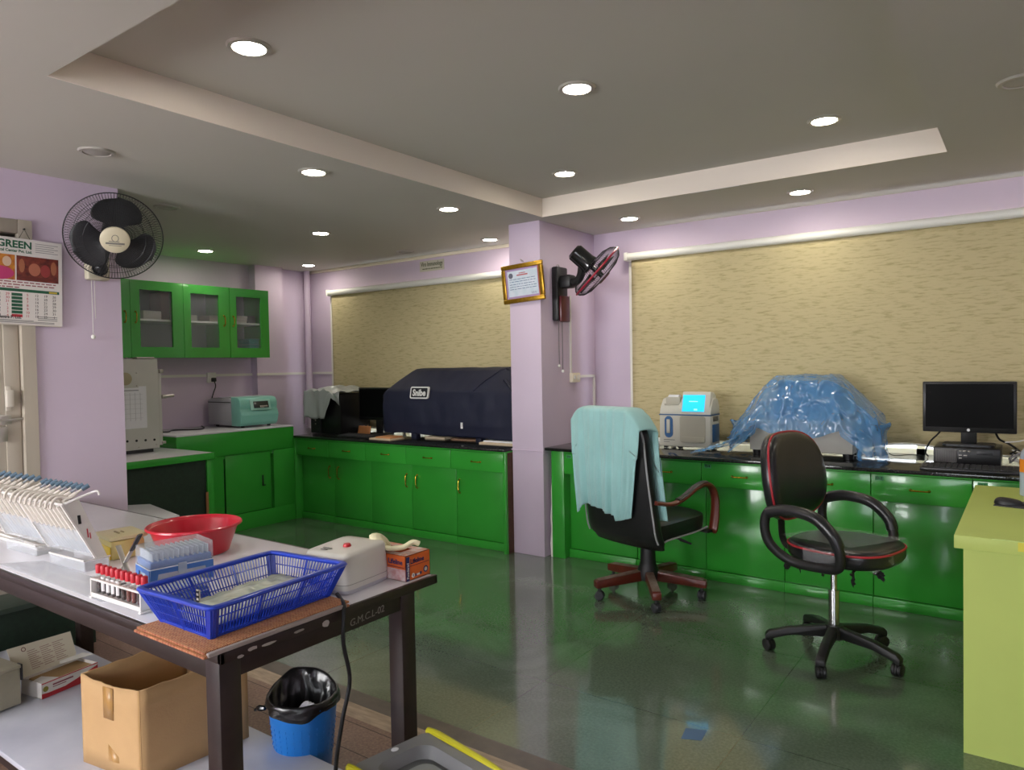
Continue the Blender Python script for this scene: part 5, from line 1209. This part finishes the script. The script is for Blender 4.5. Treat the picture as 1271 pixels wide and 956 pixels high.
for k in range(10):
    p = RM @ Vector((RLn*(k+.5)/10, .021, .0135))
    t = thing('blood_tube', 'red capped blood tube, %s from the left end of the white rack' % order[k], 'tube', p, rr.random()*.5, 'red capped blood tubes')
    put('glass', B().lathe([(0, 0), (.005, .001), (.0078, .006), (.008, .066), (.0075, .066)], 16), M_TGL, t)
    put('blood', B().lathe([(0, .001), (.0045, .002), (.0071, .0065), (.0074, .040+.006*(k % 3)), (0, .040+.006*(k % 3))], 14), M_SERUM if k in (6, 7) else M_BLOOD, t)
    if k in (1, 2, 4, 9) or k == 3:
        put('label', B().lathe([(.0083, .012), (.0083, .055)], 14, a0=-2.6, a1=-.4), M_TLAB, t)
    put('cap', B().lathe([(.0075, .062), (.0095, .063), (.0098, .086), (.0085, .089), (0, .089)], 18), M_REDCAP, t)
# leaning clear pipette stand with a row of pipettes
M_PST = mat('milky_acrylic', 'e4e0da', rough=.22, alpha=.78); M_PSTC = mat('clear_acrylic_sheet', 'e6e9ee', rough=.10, alpha=.30, spec=.8)
M_PIP = mat('pipette_white', 'd8d0c6', rough=.4); M_PBL = mat('pipette_button', '5c7386', rough=.4); M_PMET = mat('pipette_grey', '9aa0a6', rough=.4)
def pip_stand(label, xr, wid, npip, rzdeg, glabel, sides):
    """stand whose lower right front corner is at xr; leans toward the near edge (-y) as it rises"""
    O = Vector((xr, 1.135, Z)); SM = Matrix.Translation(O) @ Matrix.Rotation(math.radians(rzdeg), 4, 'Z')
    t = thing('pipette_stand', label, 'stand', O, math.radians(rzdeg), 'pipette stands')
    # base box, clear
    b = B(); b.box((-wid*.72, .0, 0), (0, .085, .003)).box((-wid*.72, 0, .003), (0, .002, .038)).box((-wid*.72, .083, .003), (0, .085, .038)).box((-.002, .002, .003), (0, .083, .038)).box((-wid*.72, .002, .003), (-wid*.72+.002, .083, .038))
    put('clear_base', b, M_PSTC, t)
    put('base_rail', B().box((-wid*.72, -.003, .036), (.003, .001, .041)).box((0, -.003, .036), (.003, .088, .041)), M_RACK, t)
    # leaning side panels: profile in (y,z)
    side = [(.078, .041), (.040, .041), (-.045, .235), (-.035, .246), (-.004, .252), (.012, .246)]
    sh = -.045                                       # rises toward -x as well
    def sx(z): return sh*(z-.041)/.2
    def sheared(b_):
        for v in b_.bm.verts:
            if v.co.z > .041: v.co.x += sx(v.co.z)
        return b_
    put('side_panel', sheared(B().prism(side, 'x', -.004, .0)), M_PST, t)
    put('side_panel', sheared(B().prism(side, 'x', -wid, -wid+.004)), M_PST, t)
    fr = [(.040, .041), (.043, .041), (-.002, .145), (-.005, .145)]
    put('clear_front', sheared(B().prism(fr, 'x', -wid+.004, -.004)), M_PSTC, t)
    fu = [(-.005, .146), (-.001, .146), (-.041, .236), (-.045, .236)]
    put('upper_front', sheared(B().prism(fu, 'x', -wid+.004, -.004)), M_PST, t)
    put('edge_strip', sheared(B().prism([(.036, .041), (.042, .041), (-.043, .237), (-.049, .237)], 'x', -.006, .001)), M_RACK, t)
    put('edge_strip', sheared(B().prism([(.036, .041), (.042, .041), (-.043, .237), (-.049, .237)], 'x', -wid-.001, -wid+.006)), M_RACK, t)
    put('top_rail', sheared(B().box((-wid, -.046, .234), (0, -.038, .243), bev=.002)), M_RACK, t)
    put('end_clip', B().tube(smooth([(sx(.24)-.005, -.04, .238), (sx(.24)+.012, -.01, .252), (sx(.24)+.03, .03, .268), (sx(.24)+.045, .05, .275), (sx(.24)+.05, .055, .262)], 5), .004, 6), M_RACK, t)
    if sides:
        mk = put('black_label', sheared(B().box((.0, -.002, .165), (.0012, .008, .195))), M_INK, t)
        put('red_writing', sheared(B().box((.0, .022, .115), (.0012, .026, .145)).box((.0, .03, .11), (.0012, .033, .13))), M_CR, t)
    b = B()
    for k in range(npip):
        x = -wid+.03+(wid-.06)*k/(npip-1); b.tube([(x+sx(.146), -.008, .146), (x+sx(.23), -.045, .23)], .0075, 6)
    put('shaft_ribs', b, M_PIP, t)
    # tube combs seen through the clear front
    b = B()
    for k in range(int(npip*1.6)):
        x = -wid+.02+(wid-.04)*k/(npip*1.6-1); b.cyl((x, .062, .045), (x+sx(.13), .022, .13), .006, .009, seg=8)
    put('tip_cones', b, M_TIPW, t)
    for k in range(npip):
        x = -wid+.025+(wid-.045)*k/(npip-1)
        base = SM @ Vector((x+sx(.24), -.028, .248))
        p = thing('pipette', 'hooked white pipette in the %s, %s from its right end' % (glabel, ('nearest', 'second', 'third', 'fourth', 'fifth', 'sixth', 'seventh', 'eighth', 'ninth')[npip-1-k]), 'pipette', base, math.radians(rzdeg), 'pipettes in the stands')
        put('finger_hook', B().tube(smooth([(.004, .012, .008), (-.004, -.006, .014), (-.006, -.026, .010), (-.004, -.040, -.006), (.002, -.046, -.022)], 4), [.0065]*5+[.0065-.0002*j for j in range(12)], 7), M_PIP, p)
        put('body', B().tube([(.03, .062, -.155), (.012, .022, -.06), (.0, .0, .002), (.006, .02, .012), (.012, .034, .022)], [.006, .009, .0095, .0085, .0075], 9), M_PIP, p)
        b = B().tube([(.012, .034, .022), (.019, .050, .034)], .0042, 7)
        put('plunger', b, M_PMET if k % 2 else M_PIP, p)
        put('button', B().tube([(.019, .050, .034), (.028, .070, .046)], .0082, 9), M_PBL, p)
pip_stand('leaning clear pipette stand with a black label, nearest the blood tube rack', -2.655, .34, 9, 3, 'nearer leaning stand', True)
pip_stand('leaning clear pipette stand partly cut by the left edge of the photo', -3.05, .34, 7, 3, 'stand at the left edge', False)
# white lined tray lying left of the stands
t = thing('tip_tray', 'white ridged plastic tray lying on the table at the left edge', 'tray', (-3.5, 1.3, Z))
put('tray', B().box((-3.70, 1.17, Z), (-3.12, 1.42, Z+.012), bev=.003), M_RACK, t, world=True)
b = B()
for k in range(8): b.box((-3.69, 1.185+.03*k, Z+.012), (-3.13, 1.193+.03*k, Z+.018))
put('ridges', b, M_RACK, t, world=True)
t = thing('reagent_bottle', 'black bottle with a white label cut by the left edge of the photo', 'bottle', (-3.93, 1.37, Z))
put('glass', B().lathe([(0, 0), (.038, 0), (.04, .004), (.04, .11), (.018, .13), (.018, .15), (0, .15)], 24), M_BLK, t)
lb = put('label', B().lathe([(.0405, .02), (.0405, .085)], 24), M_PAPER, t)
put('label_lines', B().lathe([(.041, .035), (.041, .039)], 24).lathe([(.041, .05), (.041, .053)], 24).lathe([(.041, .062), (.041, .065)], 24), MATS['grey_ink'], lb)
tag(put('plastic_sheet', B().sheet(lambda u, v: Vector((-3.05+.78*u+.1*v, 1.012+.11*v, Z+.001+.001*abs(nz(u*6, v*5, 2)))), 20, 8), M_PSTC, solid=.0012, sharp=180), 'clear plastic sheet lying on the table in front of the pipette stands', 'sheet')
# ------------------------------------------------------------------ lower shelf
SZ = .1258
M_CARD = mat('brown_cardboard', 'c6a070', rough=.8, noise_s=6, noise_a=.10, bump=.05, bump_s=150); M_CARDI = mat('cardboard_inside', '8d6c44', rough=.85, noise_s=6, noise_a=.15); M_TAPE = mat('packing_tape', 'b58a50', rough=.3)
P0, P1, P2, P3 = Vector((-2.60, 1.09, 0)), Vector((-2.30, 1.135, 0)), Vector((-2.275, 1.50, 0)), Vector((-2.60, 1.46, 0))
CHt = .30
t = thing('cardboard_box', 'tall open brown cardboard box on the lower shelf', 'box', (-2.45, 1.3, SZ))
def wallpanel(a, c2, inward, h0, h1, wob, seed):
    n = (c2-a).normalized(); nn = Vector((-n.y, n.x, 0))*inward; b = B()
    def top(u): return SZ+h0+(h1-h0)*u+wob*math.sin(u*PI)*-1+.006*nz(u*8, seed, 0)
    def f(u, v): q = a.lerp(c2, u); q.z = SZ+(top(u)-SZ)*v; return q+nn*(.004*math.sin(u*PI)*v)
    b.sheet(f, 16, 6)
    return b
put('front_wall', wallpanel(P0, P1, 1, CHt+.0, CHt, .014, 1), M_CARD, t, world=True, solid=.006)
put('right_wall', wallpanel(P1, P2, 1, CHt, CHt+.01, .004, 2), M_CARD, t, world=True, solid=.006)
put('back_wall', wallpanel(P2, P3, 1, CHt+.01, CHt+.02, .004, 3), M_CARD, t, world=True, solid=.006)
put('left_wall', wallpanel(P3, P0, 1, CHt+.02, CHt, .004, 4), M_CARD, t, world=True, solid=.006)
put('bottom', B().prism([(p.x, p.y) for p in (P0, P1, P2, P3)], 'z', SZ, SZ+.006), M_CARDI, t, world=True)
cn = (P1-P0).normalized(); no = Vector((cn.y, -cn.x, 0))
def on_front(u, z, d): q = P0.lerp(P1, u)+no*d; q.z = z; return q
put('tape', B().quad(on_front(.38, SZ+CHt-.125, .002), on_front(.55, SZ+CHt-.125, .002), on_front(.55, SZ+CHt-.02, .002), on_front(.38, SZ+CHt-.02, .002)), M_TAPE, t, world=True, solid=.001)
put('tape', B().quad(on_front(.45, SZ+.002, .002), on_front(.66, SZ+.002, .002), on_front(.62, SZ+.06, .002), on_front(.45, SZ+.09, .002)), M_TAPE, t, world=True, solid=.001)
put('torn_edge', B().tube([P1+no*.002+Vector((.004*nz(k*.9, 1, 0)-.006, 0, SZ+CHt*k/24)) for k in range(25)], [.003+.003*abs(nz(k*1.3, 5, 0)) for k in range(25)], 6), mat('torn_card', 'b8915e', rough=.9), t, world=True)
t = thing('tissue_carton', 'white and red carton with its printed lid flap raised, on the lower shelf', 'carton', (-3.3, 1.3, SZ))
Q0, Q1 = Vector((-3.238, 1.207, 0)), Vector((-3.28, 1.441, 0)); du = (Q1-Q0); dn = Vector((-du.y, du.x, 0)).normalized()*.135
hh = .062
FMx = frame(Q0+Vector((0, 0, SZ)), du, (0, 0, 1)); Ln = du.length
b = B(); b.box((0, 0, -.135), (Ln, hh, -.133), M=FMx).box((0, 0, -.135), (.002, hh, 0), M=FMx).box((Ln-.002, 0, -.135), (Ln, hh, 0), M=FMx).box((0, 0, -.002), (Ln, hh, 0), M=FMx).box((0, 0, -.135), (Ln, .002, 0), M=FMx)
put('tray', b, M_CARTON, t, world=True)
put('inside', B().box((.03, .046, -.133), (Ln-.004, .050, -.002), M=FMx), mat('kraft_brown', 'a9895f', rough=.8), t, world=True)
fpn = put('front_print', B().prism([(0, 0), (Ln, 0), (Ln, .052), (Ln*.62, .028), (Ln*.40, .017), (Ln*.12, .017), (0, .020)], 'z', .0002, .001, M=FMx), mat('carton_red', 'b32632', rough=.5), t, world=True)
put('red_rule', B().box((0, hh-.004, .0002), (Ln, hh, .001), M=FMx), MATS['carton_red'], t, world=True)
put('fruit_spot', B().prism([(.016+.011*math.cos(2*PI*k/14), .036+.011*math.sin(2*PI*k/14)) for k in range(14)], 'z', .0002, .0012, M=FMx), mat('olive_spot', '8a8434', rough=.5), t, world=True)
put('title_print', B().box((.045, .040, .0002), (.13, .046, .001), M=FMx).box((.045, .032, .0002), (.10, .035, .001), M=FMx), mat('carton_text', '8a4a52', rough=.5), t, world=True)
FB = frame(Q0+dn+Vector((0, 0, SZ+hh)), du, Vector((0, 0, 1))*.9+dn.normalized()*.45)
lf = put('lid_flap', B().prism([(-.015, 0), (Ln-.015, 0), (Ln-.0, .02), (Ln+.005, .118), (-.02, .132)], 'z', -.001, .001, M=FB), mat('ivory_board', 'd8d0bc', rough=.6), t, world=True)
b = B()
for c_ in range(3):
    for k in range(10): b.box((.05+.052*c_, .095-.0085*k, .001), (.05+.052*c_+.032+.008*((k*7+c_) % 3), .098-.0085*k, .0014), M=FB)
put('printed_columns', b, mat('rose_print', 'a98a80', rough=.6), lf, world=True)
put('ring_mark', B().tube([FB @ Vector((.04+.008*math.cos(a), .110+.008*math.sin(a), .0012)) for a in [2*PI*k/16 for k in range(16)]], .0014, 4, closed=True), mat('dark_red_print', '6a2a2e', rough=.6), lf, world=True)
put('end_flap', B().prism([(0, 0), (.07, .0), (.045, .075), (.0, .06)], 'z', .0, .002, M=frame(Q0+Vector((0, 0, SZ+hh)), du, dn)), M_CARTON, t, world=True)
put('side_flap', B().prism([(Ln-.10, .10), (Ln+.03, .07), (Ln+.02, .13), (Ln-.08, .133)], 'z', .012, .014, M=frame(Q0+Vector((0, 0, SZ+hh)), du, dn)), M_CARTON, t, world=True)
# aged beige case at the left edge
M_AGED = mat('aged_ivory_metal', 'b3ad98', rough=.5, noise_s=10, noise_a=.2)
t = thing('metal_case', 'scuffed ivory metal case on the lower shelf, cut by the left edge of the photo', 'case', (-3.45, 1.12, SZ))
K0 = Vector((-3.25, 1.145, SZ)); KM = frame(K0, (.03, -.25, 0), (0, 0, 1))   # long face turned to the right, running toward the near edge
put('body', B().box((.004, .006, .004), (.33, .148, .20), bev=.004, M=KM), M_AGED, t, world=True)
put('lid', B().box((0, .149, 0), (.334, .162, .204), bev=.003, M=KM), M_AGED, t, world=True)
put('corner_wear', B().box((-.002, .10, -.002), (.004, .1635, .03), bev=.001, M=KM), M_DK, t, world=True)
put('rivet', B().sph(KM @ Vector((.10, .155, -.001)), .005, 10), M_DK, t, world=True)
for x in (.03, .30): put('foot', B().cyl(KM @ Vector((x, 0, .03)), KM @ Vector((x, .006, .03)), .01, seg=12), M_DK, t, world=True)
tag(put('brown_knob', B().lathe([(0, 0), (.018, 0), (.022, .008), (.018, .018), (0, .02)], 18, M=Matrix.Translation(KM @ Vector((.12, .1625, .06)))), mat('brown_bakelite', '5a3a26', rough=.4)), 'brown round knob lying on the scuffed ivory case', 'knob')
t = thing('storage_bench', 'low dark green storage bench along the wall behind the lower shelf', 'bench', (-4.18, 1.2, 0))
put('front_board', B().box((-4.325, .65, 0), (-4.06, 1.78, .275)), M_GREEN_D, t, world=True)
put('top_board', B().box((-4.325, .63, .275), (-4.045, 1.80, .30), bev=.003), mat('grey_green_board', '4a5a50', rough=.5, noise_s=8, noise_a=.2), t, world=True)
# ------------------------------------------------------------------ on the floor
t = thing('waste_bin', 'blue round waste bin lined with a black bag, under the table end', 'bin', (-2.085, 1.595, 0))
M_BINB = mat('bin_blue', '1f72c4', rough=.32)
put('bucket', B().lathe([(0, .003), (.085, 0), (.09, .006), (.118, .27), (.122, .272), (.122, .278), (.116, .278), (.086, .012), (0, .010)], 48), M_BINB, t)
b = B()
for r_ in range(7):
    for k in range(26):
        a = 2*PI*k/26; z = .10+.018*r_; rad = .0905+(.1185-.0905)*(z/.27)
        b.sph((rad*math.cos(a), rad*math.sin(a), z), (.0014, .0014, .005), 6)
o = put('raised_dots', b, M_BINB, t); o['kind'] = 'stuff'
M_BAG = mat('black_bin_bag', '101012', rough=.28, spec=.7)
def binbag(u, v):
    a = 2*PI*u
    if v < .45: s = v/.45; r = .126+.006*math.sin(a*7)*(1-s)+.004*nz(math.cos(a)*4, math.sin(a)*4, v*5); z = .258+.032*s+.010*math.sin(a*3+1)*(1-s)
    elif v < .6: s = (v-.45)/.15; r = .126-.016*s; z = .29+.012*math.sin(s*PI)
    else: s = (v-.6)/.4; r = .11-.05*s+.012*nz(math.cos(a)*4, math.sin(a)*4, s*4); z = .29-.14*s
    lift = max(0, math.cos(a-2.5))**2
    if .35 < v < .8: z += .045*lift
    return Vector((r*math.cos(a), r*math.sin(a), z+.008*nz(a*2, v*8, 3)))
bg_ = B().sheet(binbag, 72, 30, cu=True)
bgo = put('bag_liner', bg_, M_BAG, t, sharp=180)
put('bag_knot', B().tube(smooth([(-.10, -.085, .25), (-.13, -.09, .245), (-.15, -.075, .235), (-.165, -.085, .225)], 5), [.008, .009, .010, .011, .011, .010, .009, .009, .008, .008, .007, .007, .006, .006, .005, .004][:16], 8), M_BAG, bgo)
tag(put('crumpled_paper', B().sheet(lambda u, v: Vector((-2.055+.05*(u-.5)+.025*math.sin(v*3), 1.58+.03*math.cos(v*PI), .225+.055*math.sin(PI*v)+.006*nz(u*8, v*8, 1))), 10, 14), mat('white_tissue', 'c9c8d2', rough=.8), solid=.004, sharp=180), 'curled white paper thrown in the lined waste bin', 'paper')
# grey scrubber corner with a yellow bumper
M_SCRG = mat('machine_grey_plastic', '77787a', rough=.45); M_SCRY = mat('yellow_bumper', 'c9c21e', rough=.4)
VM = frame((-1.533, 1.64, 0), (-.17, -.98, 0), (.86, -.51, 0))
t = thing('floor_machine', 'grey plastic floor machine with yellow side bumpers, cut by the bottom of the photo', 'machine', (-1.45, 1.45, 0))
LW_, DW_ = .275, .40
put('lower_body', B().box((.01, .01, .03), (LW_-.01, DW_, .262), bev=.02, M=VM), M_SCRG, t, world=True)
def loop(pts, z0, z1, w0, w1):
    """raised rim between an outer and an inner outline"""
    b = B(); n = len(pts[0])
    t_ = bmesh.new(); rings = []
    for P_, z in ((pts[0], z0), (pts[0], z1), (pts[1], z1-.002), (pts[2], z0)):
        rings.append([t_.verts.new((x, y, z)) for x, y in P_])
    for a, c2 in zip(rings, rings[1:]):
        for k in range(n): t_.faces.new((a[k], a[(k+1) % n], c2[(k+1) % n], c2[k]))
    bmesh.ops.recalc_face_normals(t_, faces=t_.faces)
    return b._merge(t_, VM)
o1 = rrect(LW_, DW_, .03, 6, LW_/2, DW_/2); o2 = rrect(LW_-.08, DW_-.08, .05, 6, LW_/2, DW_/2+.004); o3 = rrect(LW_-.12, DW_-.12, .045, 6, LW_/2, DW_/2+.006)
put('rim', loop((o1, o2, o3), .255, .30, 0, 0), M_SCRG, t, world=True)
put('well_floor', B().prism(rrect(LW_-.06, DW_-.06, .04, 6, LW_/2, DW_/2), 'z', .256, .266, M=VM), mat('machine_dark_grey', '55585a', rough=.5), t, world=True)
put('well_pad', B().prism(rrect(LW_-.15, DW_-.15, .04, 6, LW_/2, DW_/2+.02), 'z', .266, .272, M=VM), mat('machine_pale_grey', '8a908e', rough=.45), t, world=True)
put('sticker', B().prism([(.135+.012*math.cos(2*PI*k/18), .017+.010*math.sin(2*PI*k/18)) for k in range(18)], 'z', .2995, .3008, M=VM), M_PAPER, t, world=True)
for x in (-.006, LW_+.006):
    put('bumper', B().tube(smooth([VM @ Vector((x, -.004, .297)), VM @ Vector((x, .05, .303)), VM @ Vector((x, .16, .301)), VM @ Vector((x, .28, .297)), VM @ Vector((x, .40, .285))], 6), .011, 10), M_SCRY, t, world=True)
for x in (.05, LW_-.05):
    for y in (.05, DW_-.06): put('wheel', B().cyl(VM @ Vector((x-.012, y, .03)), VM @ Vector((x+.012, y, .03)), .03, seg=20), M_DK, t, world=True)
# lime desk at the right
M_LIME = mat('lime_laminate', 'bfd070', rough=.5, spec=.3, noise_s=3, noise_a=.05)
t = thing('lime_desk', 'lime green laminate desk at the right edge, in front of the long counter', 'desk', (.1, 3.6, 0))
put('top', B().box((-.225, 3.03, .752), (.62, 4.28, .80), bev=.0025), M_LIME, t, world=True)
put('front_panel', B().box((-.197, 3.05, 0), (.59, 3.075, .752)), M_LIME, t, world=True)
put('side_panel', B().box((-.197, 3.075, 0), (-.172, 4.25, .752)), M_LIME, t, world=True)
put('side_panel', B().box((.565, 3.075, 0), (.59, 4.25, .752)), M_LIME, t, world=True)
put('lifted_edge_strip', B().tube([(-.11+.03*k, 3.028-.003*math.sin(k*PI/6), .799+.0015*math.sin(k*PI/3)) for k in range(7)], .002, 6), mat('pale_lime_edge', 'c8dc84', rough=.4), t, world=True)
put('yellow_label', B().box((-.035, 3.0292, .765), (.01, 3.031, .82-.02)), mat('yellow_sticker', 'd9d04a', rough=.5), t, world=True)
t = thing('computer_mouse', 'black computer mouse on its pad on the lime desk', 'mouse', (-.075, 3.76, .803))
def mouse(u, v):
    a = 2*PI*u; k = math.sin(v*PI/2); x = .055*math.cos(a)*k; y = .030*math.sin(a)*k
    return Vector((x, y, .0012+.026*math.sqrt(max(0, 1-k**4))*(1-.25*x/.055)))
put('shell', B().sheet(mouse, 28, 10, cu=True), M_BP, t); put('wheel', B().cyl((-.03, -.004, .022), (-.03, .004, .022), .006, seg=14), M_DK, t)
tag(put('mouse_pad', B().prism([(-.13, 3.71), (.10, 3.66), (.14, 3.82), (-.05, 3.86), (-.12, 3.80)], 'z', .8005, .803), mat('slate_pad', '34363e', rough=.6)), 'dark slate mouse pad on the lime desk', 'mouse pad')
t = thing('spray_bottle', 'clear bottle with an orange label on the lime desk, at the right edge', 'bottle', (-.005, 4.05, .8008))
put('bottle', B().lathe([(0, 0), (.032, 0), (.036, .004), (.036, .17), (.030, .20), (.014, .23), (.014, .25), (0, .25)], 28), M_FROST, t)
put('label', B().lathe([(.0366, .11), (.0366, .20-.04), (.0366, .19-.02)], 28), mat('orange_label', 'e98a1e', rough=.5), t)
put('cap', B().lathe([(.016, .25), (.016, .275), (0, .277)], 20), M_WHITE, t)
# small things on the floor
tag(put('floor_sticker', B().prism([(-1.10, 2.655), (-1.025, 2.685), (-1.015, 2.60), (-1.085, 2.57)], 'z', .0004, .0012), mat('faded_blue_sticker', '4f6f96', rough=.5)), 'small faded blue sticker on the green floor', 'sticker')
t = thing('white_board_panel', 'white panel leaning against the dark green board of the lower counter', 'panel', (-4.9, 2.5, 0))
put('panel', B().prism([(-5.17, 2.16), (-4.30, 2.16), (-4.30, 2.40), (-4.85, 2.50)], 'z', .53, .545, bev=.002), M_LAM, t, world=True)
put('support', B().box((-4.9, 2.18, 0), (-4.45, 2.30, .53), bev=.004), M_CARTON, t, world=True)
